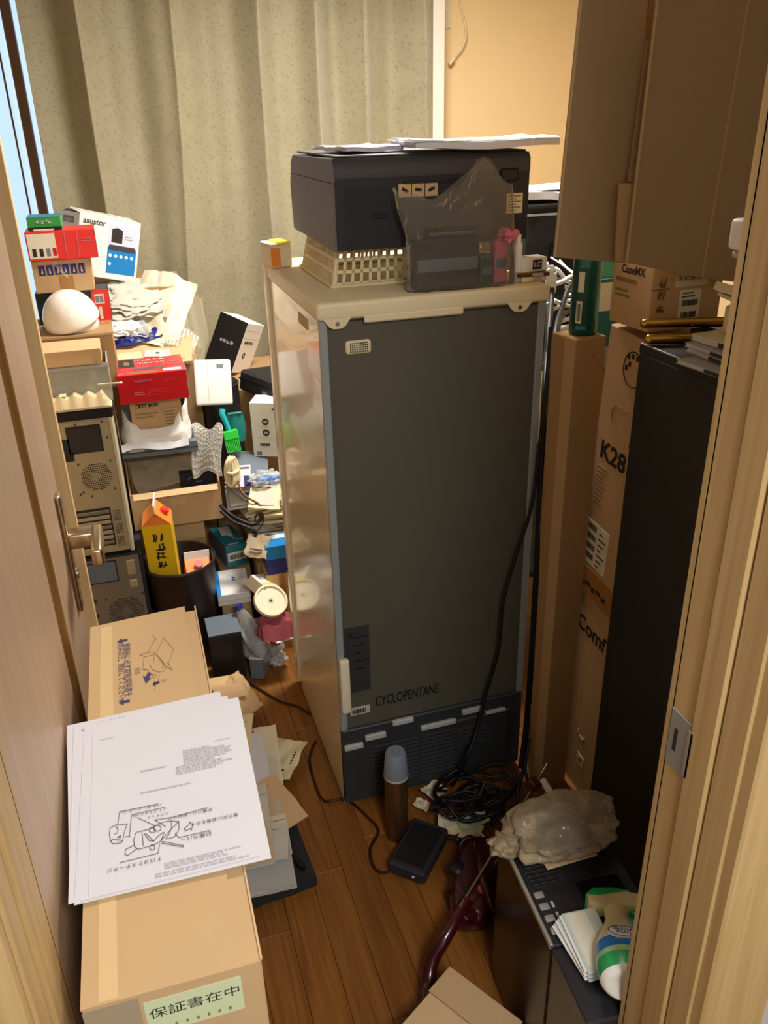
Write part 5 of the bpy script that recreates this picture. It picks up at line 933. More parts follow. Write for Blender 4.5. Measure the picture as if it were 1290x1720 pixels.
# things on the cabinet
CZ = 1.2332
for i, (p0, p1, lab) in enumerate((((0.905, 1.282, CZ+0.0095), (1.165, 1.205, CZ+0.0095), 'lower brass tube lying on the black cabinet'), ((0.922, 1.325, CZ+0.0275), (1.20, 1.235, CZ+0.0275), 'upper brass tube lying behind the other on the black cabinet'))):
    t = thing('brass_tube', lab, 'tube', p0); q = V(p1)-V(p0); MB().tube([(0, 0, 0), q], 0.0092, 14, 1).obj('tube_wall', 'brass', t, smooth=60); MB().lump((0, 0, 0), (0.0096, 0.0096, 0.0094), 1, 0.02, 1, sub=2).obj('end_cap', 'brass', t, smooth=60)
    for k in (0.3, 0.55): MB().lump(q*k+V((-0.004, -0.004, -0.003)), (0.0045, 0.0045, 0.0045), 1, 0.02, 1, sub=2).obj('rivet', 'brass', t, smooth=60)
sp_ = thing('block', 'small black block carrying the upper brass tube', 'block', (1.02, 1.30, CZ)); MB().b2((-0.02, -0.035, 0), (0.02, -0.004, 0.018), 0.002).obj('block_body', 'black', sp_); MB().b2((-0.015, -0.036, 0.004), (0.015, -0.0349, 0.012)).obj('groove', 'dark', sp_)
bx = 0.955
for i, (lab, hgt, dx, dy, rz, mm) in enumerate((('bottom grey booklet on the black cabinet', 0.008, -0.028, -0.01, 6, 'grey_l'), ('second booklet from the bottom on the black cabinet', 0.009, 0.0, 0.01, -3, 'paper_g'), ('third booklet from the bottom on the black cabinet', 0.008, 0.0, 0.012, 2, 'grey_l'), ('cream book near the top of the cabinet stack', 0.011, 0.018, 0.02, 5, 'cream'))):
    z = CZ+[0, 0.009, 0.019, 0.028][i]; t = thing('booklet', lab, 'book', (0.985+dx, 1.09+dy, z), R(rz)); MB().b2((-0.075, -0.10, 0.0), (0.09, 0.085, 0.0015), 0.0005).obj('cover', mm, t); MB().b2((-0.073, -0.098, 0.0015), (0.09, 0.083, hgt-0.0015)).obj('pages', 'paper', t); MB().b2((-0.075, -0.10, hgt-0.0015), (0.09, 0.085, hgt), 0.0005).obj('cover', mm, t); MB().b2((-0.0755, -0.07, 0.001), (-0.0728, 0.02, hgt-0.002)).obj('printed_spine', 'ink', t)
t = thing('cream_device', 'cream boxy gadget with a round button on the book stack', 'gadget', (1.015, 1.115, CZ+0.0395), R(4)); MB().b2((-0.045, -0.06, 0), (0.08, 0.06, 0.048), 0.006, 3).obj('case', 'cream', t, smooth=40); MB().lathe([(0, 0), (0.008, 0), (0.008, 0.002), (0, 0.003)], 20, Matrix.Translation((-0.045, -0.02, 0.028)) @ Matrix.Rotation(R(-90), 4, 'Y')).obj('button', 'cream_p', t, smooth=40)
t = sheet('pouch', 'yellowish folded pouch on top of the cream gadget', 'pouch', (1.03, 1.12, CZ+0.100), 0.15, 0.14, -4, (4, 5), 'paper_y', 0.03, 8, 0.004, 0.014); MB().b2((-0.076, -0.06, -0.010), (0.05, 0.06, -0.004), 0.002).obj('lower_fold', 'cream_p', t)
# large cardboard up on the right
mat('card', '#ad9270', 0.9, spec=0.15, vary=0.05, vscale=5, bump=0.1, bscale=70)
bc = thing('large_carton', 'big open cardboard box with hanging flaps at the upper right', 'box', (0.862, 1.345, 1.3975))
MB().b2((0.15, 0.014, 0.0), (0.50, 0.020, 0.75)).obj('front_wall', 'card', bc); MB().b2((0.15, 0.34, 0.0), (0.50, 0.346, 0.75)).obj('back_wall', 'card', bc); MB().b2((0.494, 0.020, 0.0), (0.50, 0.34, 0.75)).obj('right_wall', 'card', bc); MB().b2((0.15, 0.020, 0.0), (0.494, 0.34, 0.006)).obj('bottom', 'card', bc); MB().b2((0.15, 0.020, 0.006), (0.156, 0.34, 0.75)).obj('left_wall', 'card', bc)
o = V((0.862, 1.345, 1.3975))
def cflap(nm, pts, y, th, m='card'): return MB().poly([V(p)-o for p in pts], (0, th, 0)).obj(nm, m, bc)
f1 = cflap('front_flap', [(0.875, 1.325, 1.806), (0.878, 1.325, 1.774), (0.868, 1.325, 1.374), (0.995, 1.325, 1.343), (1.147, 1.325, 1.315), (1.138, 1.325, 1.811)], 1.325, 0.006)
MB().tube([V((1.049, 1.325, 1.801))-o, V((1.034, 1.325, 1.337))-o], 0.0018, 6).obj('fold_ridge', 'kraft', bc)
MB().poly([V((0.875, 1.324, 1.806))-o, V((0.867, 1.324, 1.374))-o, V((0.871, 1.324, 1.374))-o, V((0.880, 1.324, 1.806))-o], (0, 0.001, 0)).obj('cut_edge', 'kraft_l', bc)
f2 = cflap('left_flap', [(0.758, 1.352, 1.807), (0.740, 1.352, 1.388), (0.899, 1.352, 1.366), (0.921, 1.352, 1.557), (0.899, 1.352, 1.810)], 1.352, 0.006)
MB().poly([V((0.757, 1.351, 1.807))-o, V((0.739, 1.351, 1.388))-o, V((0.742, 1.351, 1.388))-o, V((0.761, 1.351, 1.807))-o], (0, 0.001, 0)).obj('cut_edge', 'kraft_l', bc)
cflap('middle_strip', [(0.877, 1.338, 1.720), (0.866, 1.338, 1.507), (0.900, 1.338, 1.505), (0.893, 1.338, 1.720)], 1.338, 0.006); cflap('torn_piece', [(0.846, 1.335, 1.506), (0.853, 1.335, 1.375), (0.898, 1.335, 1.371), (0.905, 1.335, 1.503)], 1.335, 0.004, 'kraft')
cflap('slit', [(0.879, 1.351, 1.777), (0.881, 1.351, 1.722), (0.897, 1.351, 1.722), (0.890, 1.351, 1.777)], 1.3505, 0.001, 'core')
# white plug hanging by the jamb
hk = thing('white_adapter', 'white adapter hanging beside the door jamb, top right', 'adapter', (0.655, 0.76, 1.470))
MB().b2((-0.026, -0.012, 0.012), (0.03, 0.014, 0.044), 0.005, 3).obj('case', 'white', hk, smooth=40); MB().b2((-0.020, -0.013, 0.030), (0.01, -0.011, 0.036)).obj('slot', 'print', hk); MB().b2((-0.022, -0.010, 0.004), (0.0, 0.010, 0.011), 0.002).obj('lower_clip', 'grey_l', hk); MB().tube([(0.012, 0, 0.012), (0.004, 0, -0.03), (0.0, 0.0, -0.09), (0.004, 0.0, -0.14)], 0.003, 8).obj('cord', 'cream', hk, smooth=60); MB().tube([(0.02, 0, 0.03), (0.06, -0.09, 0.03)], 0.004, 8).obj('hook', 'steel', hk)

# ================================================================ behind the fridge, right: second printer, shelf, cables
sh = thing('metal_rack', 'black metal rack behind the fridge loaded with cables', 'rack', (0.93, 1.95, 0)); 
for z in (0.35, 0.99): MB().b2((0, 0, z), (0.85, 0.62, z+0.02), 0.002).obj('shelf', 'black_m', sh)
for (xx, yy) in ((0, 0), (0.83, 0), (0, 0.60), (0.83, 0.60)): MB().b2((xx, yy, 0), (xx+0.02, yy+0.02, 1.02), 0.002).obj('post', 'black_m', sh)
p2 = thing('printer', 'second black printer far behind, right of the fridge, papers on top', 'printer', (1.175, 2.33, 1.012)); MB().b2((0, 0, 0), (0.40, 0.30, 0.335), 0.008, 2).obj('body', 'black', p2, smooth=40); MB().b2((-0.003, -0.004, 0.338), (0.403, 0.30, 0.362), 0.006, 2).obj('lid', 'black', p2, smooth=40); MB().b2((0.0, -0.006, 0.330), (0.40, -0.001, 0.336)).obj('chrome_line', 'grey_l', p2); MB().b2((0.08, -0.003, 0.06), (0.36, 0, 0.25), 0.004).obj('rear_cover', 'black', p2)
t = sheet('paper_stack', 'crumpled white papers on the second printer behind', 'papers', (1.34, 2.47, 1.392), 0.36, 0.26, 3, (0, 0), 'paper', 0.01, 17, 0.008, 0.022, nx=16, ny=12); MB().quadsheet(lambda u, v: ((u-0.5)*0.3, (v-0.5)*0.2, 0.018+0.006*math.sin(u*9)*math.sin(v*7)), 12, 8, 0.002).obj('top_sheet', 'paper', t, smooth=60)
t = thing('white_mug', 'white round object on a shelf edge, half hidden by the cardboard', 'ornament', (1.560, 2.90, 1.277)); MB().lathe([(0, -0.04), (0.022, -0.04), (0.03, -0.01), (0.03, 0.03), (0.02, 0.055), (0, 0.06)], 24).obj('body', 'white', t, smooth=60); MB().lathe([(0.031, -0.005), (0.033, 0.0), (0.031, 0.006)], 24).obj('band', 'grey_l', t); MB().cyl((0, 0, -0.30), (0, 0, -0.04), 0.012, n=12).obj('stand', 'grey_l', t)
st = thing('side_shelf', 'low pale shelf at the back wall behind the second printer', 'shelf', (1.52, 2.78, 0)); MB().b2((-0.05, 0, 0.95), (0.55, 0.40, 0.975), 0.002).obj('board', 'shelf_wood', st); MB().b2((-0.05, 0, 0), (-0.03, 0.40, 0.95)).obj('side', 'shelf_wood', st); MB().b2((0.53, 0, 0), (0.55, 0.40, 0.95)).obj('side', 'shelf_wood', st)
sb_loc = t.location
rnd = random.Random(21)
names = ['topmost white cable of the tangle beside the green can', 'white cable looping at the left of the tangle', 'white cable crossing the middle of the tangle', 'white ribbed hose cable near the narrow carton', 'lowest white cable lying in the tangle']
for i, lab in enumerate(names):
    y0 = 1.98+0.05*i; z0 = 1.02+0.02*i; px_ = [((1.094, 2.000, 1.247), (1.132, 2.000, 1.217), (1.165, 2.000, 1.202)), ((1.106, 2.000, 1.188), (1.124, 2.000, 1.199), (1.166, 2.000, 1.186)), ((1.121, 2.020, 1.180), (1.155, 2.020, 1.171), (1.186, 2.020, 1.173)), ((1.091, 1.980, 1.146), (1.116, 1.980, 1.162), (1.157, 1.980, 1.164)), ((1.101, 1.970, 1.111), (1.132, 1.970, 1.120), (1.167, 1.970, 1.125))][i]
    a, m_, e = [V(p) for p in px_]; cable('white_cable', lab, [a+V((-0.03, 0.06, -0.05)), a, m_, e, e+V((0.10, 0.02, -0.03))], 0.006 if i in (0, 1, 4) else 0.005, 'white')
    if i == 3:
        pass
for i, lab in enumerate(('thick black cable curving down at the left of the tangle', 'black cable arching across the tangle beside the fridge', 'black cable running down into the gap beside the fridge', 'second black cable running down into the gap beside the fridge')):
    P = [[(1.049, 1.920, 1.235), (1.012, 1.850, 1.192), (0.956, 1.750, 1.145), (0.888, 1.620, 0.988), (0.857, 1.555, 0.718), (0.857, 1.545, 0.237)], [(1.135, 1.950, 1.224), (1.097, 1.920, 1.210), (1.041, 1.850, 1.175), (0.974, 1.750, 1.151), (0.899, 1.620, 1.072), (0.870, 1.560, 0.867), (0.865, 1.550, 0.557), (0.879, 1.550, 0.089)], [(1.116, 1.930, 1.153), (1.063, 1.880, 1.152), (0.984, 1.760, 1.141), (0.904, 1.620, 1.043), (0.871, 1.555, 0.716), (0.871, 1.545, 0.291), (0.871, 1.530, 0.025)], [(1.029, 1.900, 1.226), (0.982, 1.800, 1.132), (0.884, 1.620, 1.073), (0.860, 1.570, 0.923), (0.858, 1.555, 0.555), (0.853, 1.545, 0.200), (0.819, 1.500, 0.067)]][i]
    cable('black_cable', lab, P, [0.007, 0.007, 0.006, 0.008][i], 'rubber')
t = thing('white_bag', 'crumpled white plastic bag behind the small cartons on the fridge edge', 'bag', (1.024, 1.900, 1.258)); MB().lump((0, 0.02, 0), (0.026, 0.02, 0.022), 23, 0.5, 2.5).obj('bag_body', 'paper', t, smooth=60); MB().quadsheet(lambda u, v: (-0.01+0.03*u, -0.01, 0.005-0.05*v+0.006*math.sin(u*6)), 8, 6, 0.002).obj('bag_tail', 'white', t, smooth=60)
t = boxt('black_device', 'black network box behind the fridge among the cables', 'device', (1.057, 1.960, 1.228), (1.109, 1.960, 1.225), 0.16, to=1.011, m='black', level=True); decal(t, 'F', 0.1, 0.1, 0.9, 0.2, 'grey', 'port_row'); decal(t, 'T', 0.1, 0.1, 0.9, 0.9, 'black_m', 'top_panel')

more = [[(1.138, 2.100, 1.260), (1.153, 2.060, 1.245), (1.171, 2.020, 1.223), (1.194, 2.000, 1.212)], [(1.166, 2.100, 1.251), (1.167, 2.050, 1.234), (1.181, 2.020, 1.225)], [(1.067, 1.950, 1.217), (1.090, 1.940, 1.225), (1.120, 1.950, 1.233), (1.173, 1.980, 1.217)], [(1.057, 1.920, 1.183), (1.085, 1.920, 1.170), (1.118, 1.930, 1.162), (1.169, 1.950, 1.168)], [(1.055, 1.900, 1.111), (1.085, 1.900, 1.116), (1.131, 1.920, 1.111), (1.178, 1.940, 1.107)], [(1.009, 1.860, 1.193), (1.013, 1.860, 1.177), (1.027, 1.870, 1.172), (1.060, 1.900, 1.171)]]
for i, P in enumerate(more): cable('white_cable', ['thin white wire slanting at the top of the cable tangle', 'second thin white wire slanting behind the green can', 'white cable curving just under the white bag', 'white cable below the arching black cable', 'white flat cable lying right above the narrow carton', 'short white cable end beside the fridge edge'][i], P, [0.0025, 0.0025, 0.006, 0.006, 0.007, 0.005][i], 'white')

# ================================================================ foreground left: tall carton with printed sheets
fc = boxt('tall_carton', 'tall brown carton in the left foreground with a warranty sticker', 'box', (-0.134, 0.568, 0.87), (0.036, 0.566, 0.87), 0.68, to=0.0, m='kraft')
w, d, h = DIM[fc.name]
# outer top flap lying over the inner one
fl = MB().poly([(-w/2, -0.002, h+0.001), (w/2-0.020, -0.004, h+0.001), (w/2-0.017, d+0.012, h+0.001), (-w/2, d-0.004, h+0.001)], (0, 0, 0.0025)).obj('top_flap', 'kraft', fc)
MB().b2((-w/2+0.016, 0.0, h+0.0035), (-w/2+0.034, d-0.012, h+0.0039)).obj('tape', 'tape_clear', fc); MB().b2((w/2-0.0012, 0.0, h), (w/2+0.001, d+0.01, h+0.0022)).obj('flap_edge', 'kraft_l', fc)
text(fc, 'T', '開梱前に必ず取扱説明書を', 0.324, 0.790, 0.0118, 'ink_n', rot=-90, lift=0.0042); text(fc, 'T', 'お読みの上、開封してください。', 0.271, 0.790, 0.0112, 'ink_n', rot=-90, lift=0.0042)
for (u0, v0) in ((0.30, 0.908), (0.295, 0.672)): shape(fc, 'T', [(u0-0.05, v0), (u0-0.01, v0+0.011), (u0-0.01, v0+0.004), (u0+0.04, v0+0.004), (u0+0.04, v0-0.004), (u0-0.01, v0-0.004), (u0-0.01, v0-0.011)], 'ink_n', 'arrow_mark', 0.0040)
FLAP = [[(0.567, 0.911), (0.597, 0.887)], [(0.581, 0.887), (0.513, 0.841)], [(0.666, 0.888), (0.589, 0.835)], [(0.666, 0.888), (0.739, 0.836), (0.732, 0.826), (0.683, 0.783)], [(0.439, 0.839), (0.484, 0.825), (0.573, 0.828)], [(0.442, 0.839), (0.509, 0.84), (0.561, 0.839), (0.588, 0.828), (0.653, 0.779)], [(0.477, 0.824), (0.462, 0.799), (0.469, 0.778), (0.504, 0.771)], [(0.569, 0.826), (0.551, 0.791)], [(0.519, 0.792), (0.539, 0.769), (0.587, 0.756), (0.636, 0.755), (0.67, 0.774)], [(0.642, 0.777), (0.708, 0.753)], [(0.587, 0.825), (0.642, 0.778), (0.618, 0.766)], [(0.674, 0.787), (0.708, 0.755)], [(0.445, 0.78), (0.483, 0.772)], [(0.509, 0.759), (0.547, 0.738), (0.566, 0.745), (0.543, 0.751), (0.509, 0.759)], [(0.591, 0.743), (0.575, 0.72)], [(0.552, 0.712), (0.542, 0.694)]]
strokes(fc, 'T', FLAP, 'print_l', 0.0007, 'line_drawing', 0.0040)
shape(fc, 'T', [(0.50, 0.764), (0.525, 0.757), (0.505, 0.736), (0.525, 0.738), (0.475, 0.722), (0.455, 0.752), (0.478, 0.747)], 'ink_n', 'arrow_mark', 0.0040); shape(fc, 'T', [(0.585, 0.722), (0.59, 0.715), (0.55, 0.710), (0.552, 0.705), (0.53, 0.714), (0.548, 0.725), (0.55, 0.719)], 'dark', 'arrow_mark', 0.0040)
text(fc, 'T', '底面', 0.405, 0.775, 0.009, 'print_l', rot=-90, lift=0.0042); text(fc, 'T', '外', 0.62, 0.72, 0.009, 'print_l', rot=-90, lift=0.0042)
# sticker on the front end
sx0, sx1, sz0, sz1 = 0.32, 0.87, 0.925, 0.987
decal(fc, 'F', sx0, 0.928, sx1, 0.984, 'sticker_g', 'warranty_sticker', 0.0008); text(fc, 'F', '保証書在中', 0.60, 0.962, 0.0155, 'print', bold=0.0, sx=1.15); 
for i in range(8): decal(fc, 'F', 0.345+i*0.062, 0.934, 0.360+i*0.062, 0.939, 'print_l', 'printed_mark', 0.0004, 0.0008)
strokes(fc, 'F', [[(0.45, 0.870), (0.62, 0.890), (0.63, 0.80)]], 'ink_n', 0.002, 'printed_frame'); decal(fc, 'F', 0.0, 0.86, 0.30, 0.995, 'kraft_g', 'worn_patch', 0.0003)
# printed sheets on it
pgz = h+0.0046
def page(lab, A, B, z, nm='printed_sheet'):
    t = boxt(nm, lab, 'paper', (*A, z+0.0007), (*B, z+0.0007), 0.297, 0.0007, m='paper', bev=0.0, body='sheet'); return t
pg0 = page('lowest white sheet of the printed pile on the tall carton', (-0.146, 0.698), (0.063, 0.705), pgz)
pg1 = page('second white sheet from the top of the printed pile', (-0.147, 0.690), (0.062, 0.690), pgz+0.0009); textlines(pg1, 'T', 0.05, 0.95, 0.3, 0.98, 1, 'ink_l', 5); textlines(pg0, 'T', 0.1, 0.95, 0.4, 0.98, 1, 'ink_l', 6)
pg = page('top printed sheet with an upside-down diagram on the tall carton', (-0.141, 0.686), (0.068, 0.680), pgz+0.0018)
PAGE = [[(0.17, 0.331), (0.167, 0.301), (0.174, 0.261), (0.187, 0.245), (0.23, 0.241), (0.239, 0.251), (0.244, 0.284), (0.262, 0.331), (0.266, 0.332), (0.2, 0.34), (0.176, 0.334), (0.17, 0.331)], [(0.2, 0.334), (0.214, 0.314), (0.208, 0.296), (0.194, 0.295)], [(0.174, 0.261), (0.187, 0.27), (0.234, 0.252)], [(0.21, 0.276), (0.228, 0.278), (0.228, 0.27), (0.213, 0.271), (0.21, 0.276)], [(0.21, 0.338), (0.222, 0.408), (0.431, 0.405)], [(0.273, 0.264), (0.287, 0.377), (0.476, 0.379)], [(0.253, 0.268), (0.277, 0.263)], [(0.319, 0.354), (0.413, 0.29)], [(0.411, 0.322), (0.469, 0.274)], [(0.415, 0.321), (0.504, 0.314), (0.703, 0.326)], [(0.309, 0.277), (0.296, 0.242), (0.3, 0.208), (0.318, 0.189), (0.4, 0.193), (0.436, 0.204), (0.474, 0.234), (0.499, 0.255), (0.542, 0.285), (0.503, 0.296), (0.462, 0.3), (0.421, 0.292), (0.373, 0.279), (0.341, 0.278), (0.309, 0.277)], [(0.341, 0.274), (0.346, 0.201)], [(0.352, 0.264), (0.378, 0.22), (0.401, 0.212), (0.364, 0.258)], [(0.401, 0.212), (0.422, 0.23), (0.447, 0.244), (0.459, 0.245), (0.44, 0.207)], [(0.502, 0.294), (0.5, 0.258), (0.481, 0.225), (0.464, 0.209)], [(0.542, 0.285), (0.539, 0.243), (0.512, 0.21), (0.472, 0.208)], [(0.444, 0.27), (0.44, 0.262), (0.43, 0.258), (0.418, 0.261), (0.408, 0.268), (0.405, 0.278), (0.409, 0.287), (0.419, 0.29), (0.431, 0.287), (0.441, 0.28), (0.444, 0.27)], [(0.414, 0.266), (0.41, 0.26), (0.401, 0.257), (0.39, 0.26), (0.382, 0.266), (0.379, 0.274), (0.382, 0.28), (0.391, 0.283), (0.402, 0.281), (0.411, 0.274), (0.414, 0.266)], [(0.253, 0.203), (0.249, 0.178), (0.264, 0.171), (0.311, 0.194)], [(0.253, 0.203), (0.3, 0.215)], [(0.444, 0.202), (0.555, 0.157), (0.553, 0.15), (0.44, 0.194)], [(0.406, 0.179), (0.403, 0.172), (0.396, 0.169), (0.387, 0.171), (0.381, 0.177), (0.378, 0.185), (0.381, 0.192), (0.388, 0.196), (0.397, 0.194), (0.404, 0.188), (0.406, 0.179)], [(0.567, 0.241), (0.597, 0.258), (0.598, 0.269), (0.617, 0.253), (0.605, 0.225), (0.599, 0.236), (0.574, 0.228), (0.567, 0.241)], [(0.517, 0.228), (0.535, 0.201), (0.704, 0.203)], [(0.432, 0.194), (0.421, 0.147), (0.222, 0.144)]]
strokes(pg, 'T', PAGE, 'ink', 0.0006, 'line_drawing')
for (s, u, v, sz) in (('ドロヨケステーネジ', 0.298, 0.118, 0.0066), ('防塵カバー', 0.626, 0.187, 0.0070), ('ハブナット', 0.43, 0.342, 0.0052), ('防塵カバー取付ビス', 0.606, 0.312, 0.0058), ('車方向に装着を示す', 0.735, 0.253, 0.0062), ('バルブレバーカバー', 0.336, 0.400, 0.0056), ('＋トラスネジ M5', 0.388, 0.368, 0.0052)):
    text(pg, 'T', s, u, v, sz, 'ink', rot=180)
textlines(pg, 'T', 0.60, 0.605, 0.90, 0.70, 7, 'ink_l', 31, 0.45); textlines(pg, 'T', 0.34, 0.612, 0.60, 0.625, 1, 'ink_l', 32, 0.5); textlines(pg, 'T', 0.55, 0.55, 0.90, 0.605, 4, 'ink_l', 33, 0.45); textlines(pg, 'T', 0.34, 0.482, 0.71, 0.494, 1, 'ink_l', 34, 0.5); textlines(pg, 'T', 0.80, 0.715, 0.92, 0.722, 1, 'ink_l', 35); textlines(pg, 'T', 0.1, 0.875, 0.22, 0.885, 1, 'ink_l', 36, 0.3)
textlines(pg, 'T', 0.45, 0.062, 0.92, 0.095, 3, 'ink_l', 37, 0.4); textlines(pg, 'T', 0.40, 0.03, 0.90, 0.055, 2, 'ink_l', 38, 0.4); strokes(pg, 'T', [[(0.03, 0.008), (0.95, 0.02)]], 'ink_l', 0.0003, 'footer_line'); strokes(pg, 'T', [[(0.07, 0.02), (0.055, 0.96)]], 'lilac', 0.0004, 'margin_line')

# ---- black bag and papers on the floor beside it
bb = thing('black_bag', 'flat black bag on the floor under the heap of envelopes', 'bag', (0.10, 1.36, 0.0)); MB().quadsheet(lambda u, v: (-0.06+u*0.195*(1-0.1*v), -0.02+v*0.36+0.03*u, 0.020+0.006*math.sin(u*5+v*3)), 12, 14, 0.036).obj('bag_body', 'black_m', bb, smooth=40); MB().tube([(0.11, 0.03, 0.042), (0.09, 0.10, 0.046), (0.10, 0.2, 0.044), (0.11, 0.26, 0.04)], 0.008, 8).obj('strap', 'black', bb, smooth=60)
env = [('grey-white large envelope at the bottom of the heap on the black bag', (0.112, 1.585, 0.055), 0.16, 0.34, 12, 'paper_g', 0.004), ('brown envelope with pointed corner sticking out of the floor heap', (0.165, 1.585, 0.062), 0.13, 0.17, 38, 'kraft_l', 0.003), ('white envelope with blue print in the floor heap', (0.140, 1.735, 0.068), 0.10, 0.24, 18, 'paper', 0.003), ('cream envelope with a reddish stripe in the floor heap', (0.192, 1.775, 0.060), 0.075, 0.22, 14, 'cream_p', 0.003), ('narrow cream paper at the far end of the floor heap', (0.128, 1.83, 0.075), 0.07, 0.22, 6, 'paper_y', 0.003), ('crumpled cream receipt with a black code at the edge of the floor heap', (0.235, 1.775, 0.035), 0.095, 0.14, -12, 'cream', 0.012), ('plain grey envelope on top near the printed sheets', (0.112, 1.52, 0.080), 0.095, 0.24, 14, 'paper_g', 0.002), ('small tan envelope on top of the floor heap', (0.110, 1.455, 0.088), 0.075, 0.11, 20, 'kraft_l', 0.002), ('pinkish card beside the tan envelope in the floor heap', (0.150, 1.46, 0.072), 0.08, 0.10, 8, 'paper_g', 0.002), ('blue-grey card edge in the floor heap', (0.172, 1.49, 0.058), 0.05, 0.12, 16, 'cream_p', 0.002)]
for i, (lab, c, w_, l_, rz, mm, wr) in enumerate(env):
    t = sheet('envelope', lab, 'paper', c, w_, l_, rz-20, (4, -3), mm, 0.02, 100+i, wr, 0.003, group=None, nx=10, ny=10)
    if i == 5:
        for k in range(5): MB().box((0.035, -0.02+k*0.010, 0.011), (0.004, 0.006, 0.0008)).obj('printed_mark', 'print', t)
        MB().box((0.015, -0.048, 0.011), (0.022, 0.005, 0.0008)).obj('printed_code', 'print', t)
    elif i == 3: MB().box((-0.015, 0.02, 0.003), (0.014, 0.16, 0.0008), (0, 0, R(12))).obj('red_stripe', 'pink', t)
    elif i == 2: MB().box((0.0, 0.08, 0.003), (0.018, 0.022, 0.0008)).obj('blue_print', 'slate', t)
    else: MB().box((0, l_*0.36, 0.0025), (w_*0.9, 0.002, 0.0008)).obj('flap_line', 'print_l' if mm != 'slate' else 'grey', t)
t = sheet('magazine', 'grey magazine under the printed sheets at the front of the floor heap', 'magazine', (0.115, 1.425, 0.050), 0.15, 0.16, -4, (0, 0), 'grey_l', 0.02, 130, 0.002, 0.014); MB().b2((-0.074, -0.08, -0.006), (0.074, -0.076, 0.006)).obj('page_edge', 'paper_g', t)
t = sheet('brown_paper', 'crumpled brown paper on the floor in front of the black box', 'paper', (0.135, 2.06, 0.055), 0.14, 0.16, 20, (12, 6), 'kraft', 0.12, 140, 0.02, 0.003, nx=14, ny=14); MB().quadsheet(lambda u, v: ((u-0.5)*0.1, (v-0.5)*0.1+0.03, 0.03-0.02*u+0.01*math.sin(v*6)), 8, 8, 0.003).obj('fold', 'kraft_l', t, smooth=50)
t = sheet('striped_card', 'small black and yellow card between the carton and the brown paper', 'card', (0.095, 1.965, 0.07), 0.02, 0.06, -8, (30, 0), 'cream', 0, 1, 0, 0.002); MB().box((0, 0, 0.0015), (0.008, 0.05, 0.0008)).obj('black_stripe', 'print', t)
cable('floor_cord', 'thin dark red cord winding on the floor along the fridge', [(0.346, 1.849, 0.005), (0.313, 1.783, 0.005), (0.305, 1.677, 0.005), (0.315, 1.617, 0.005), (0.356, 1.609, 0.006), (0.379, 1.589, 0.005), (0.403, 1.533, 0.005), (0.418, 1.476, 0.005), (0.383, 1.429, 0.005), (0.373, 1.380, 0.006), (0.386, 1.352, 0.006), (0.413, 1.343, 0.012)], 0.0032, mat('redcord', '#2a0c10', 0.4))

# ================================================================ floor in front of the fridge
sc_ = thing('spray_can', 'bronze spray can with a translucent cap in front of the fridge', 'spray can', (0.460, 1.452, 0.0)); mat('capt', '#8d98a6', 0.3, trans=0.3)
MB().lathe([(0, 0.0), (0.026, 0.0), (0.0285, 0.004), (0.0285, 0.195), (0.027, 0.2), (0, 0.2)], 32).obj('can_body', 'bronze', sc_, smooth=40); MB().lathe([(0.0298, 0.196), (0.0298, 0.202), (0.025, 0.262), (0.021, 0.268), (0.009, 0.268), (0.008, 0.262), (0, 0.262)], 32).obj('cap', 'capt', sc_, smooth=40); MB().lathe([(0.0302, 0.195), (0.0306, 0.198), (0.0302, 0.201)], 32).obj('cap_rim', 'grey_l', sc_)
ad = boxt('power_adapter', 'dark flat power adapter box lying on the floor by the spray can', 'adapter', (0.400, 1.347, 0.042), (0.469, 1.282, 0.042), 0.155, 0.038, m='black_m', bev=0.006, level=True); decal(ad, 'T', 0.1, 0.1, 0.9, 0.9, 'black', 'label'); MB().cyl((0.02, -0.002, 0.02), (0.02, 0.001, 0.02), 0.003, n=10).obj('indicator', 'white', ad)
# vacuum cleaner head and pipe
vc = thing('vacuum_cleaner', 'dark red vacuum cleaner on the floor with black wheels', 'vacuum cleaner', (0.572, 1.225, 0.0))
MB().lump((0, 0, 0.045), (0.056, 0.120, 0.046), 2, 0.06, 1.5, -0.036, 4, 0.75).xf(Matrix.Rotation(R(-28), 4, 'Z')).obj('body_shell', 'wine', vc, smooth='all')
for (xx, yy, r) in ((-0.052, -0.035, 0.034), (0.075, -0.095, 0.030), (0.030, 0.10, 0.030)): MB().cyl((xx-0.014, yy, r), (xx+0.014, yy+0.006, r), r, n=24).obj('wheel', 'rubber', vc, smooth=40)
MB().lump((-0.035, 0.02, 0.075), (0.022, 0.022, 0.016), 3, 0.05, 1, sub=3).obj('hose_socket', 'black', vc, smooth='all'); MB().tube([(0.0, -0.10, 0.07), (-0.006, -0.07, 0.10), (0.01, 0.0, 0.108), (0.03, 0.06, 0.09)], 0.010, 10).obj('carry_handle', 'wine', vc, smooth=60); MB().lump((0.055, -0.09, 0.05), (0.012, 0.012, 0.016), 1, 0.03, 1, sub=3).obj('button', 'red2', vc, smooth='all'); MB().lump((-0.01, -0.055, 0.085), (0.010, 0.012, 0.012), 1, 0.03, 1, sub=3).obj('button', mat('rose', '#c2536a', 0.3), vc, smooth='all')
vp_ = thing('vacuum_pipe', 'curved dark red handle pipe with thin metal rod, lying on the floor', 'vacuum pipe', (0.486, 1.113, 0.120)); o = V((0.486, 1.113, 0.120))
MB().tube([V((0.510, 1.129, 0.120))-o, V((0.472, 1.101, 0.110))-o, V((0.436, 1.078, 0.090))-o, V((0.408, 1.065, 0.060))-o, V((0.389, 1.038, 0.035))-o, V((0.372, 0.999, 0.025))-o], 0.013, 14, 6, 0.017).obj('handle_grip', 'wine', vp_, smooth=60)
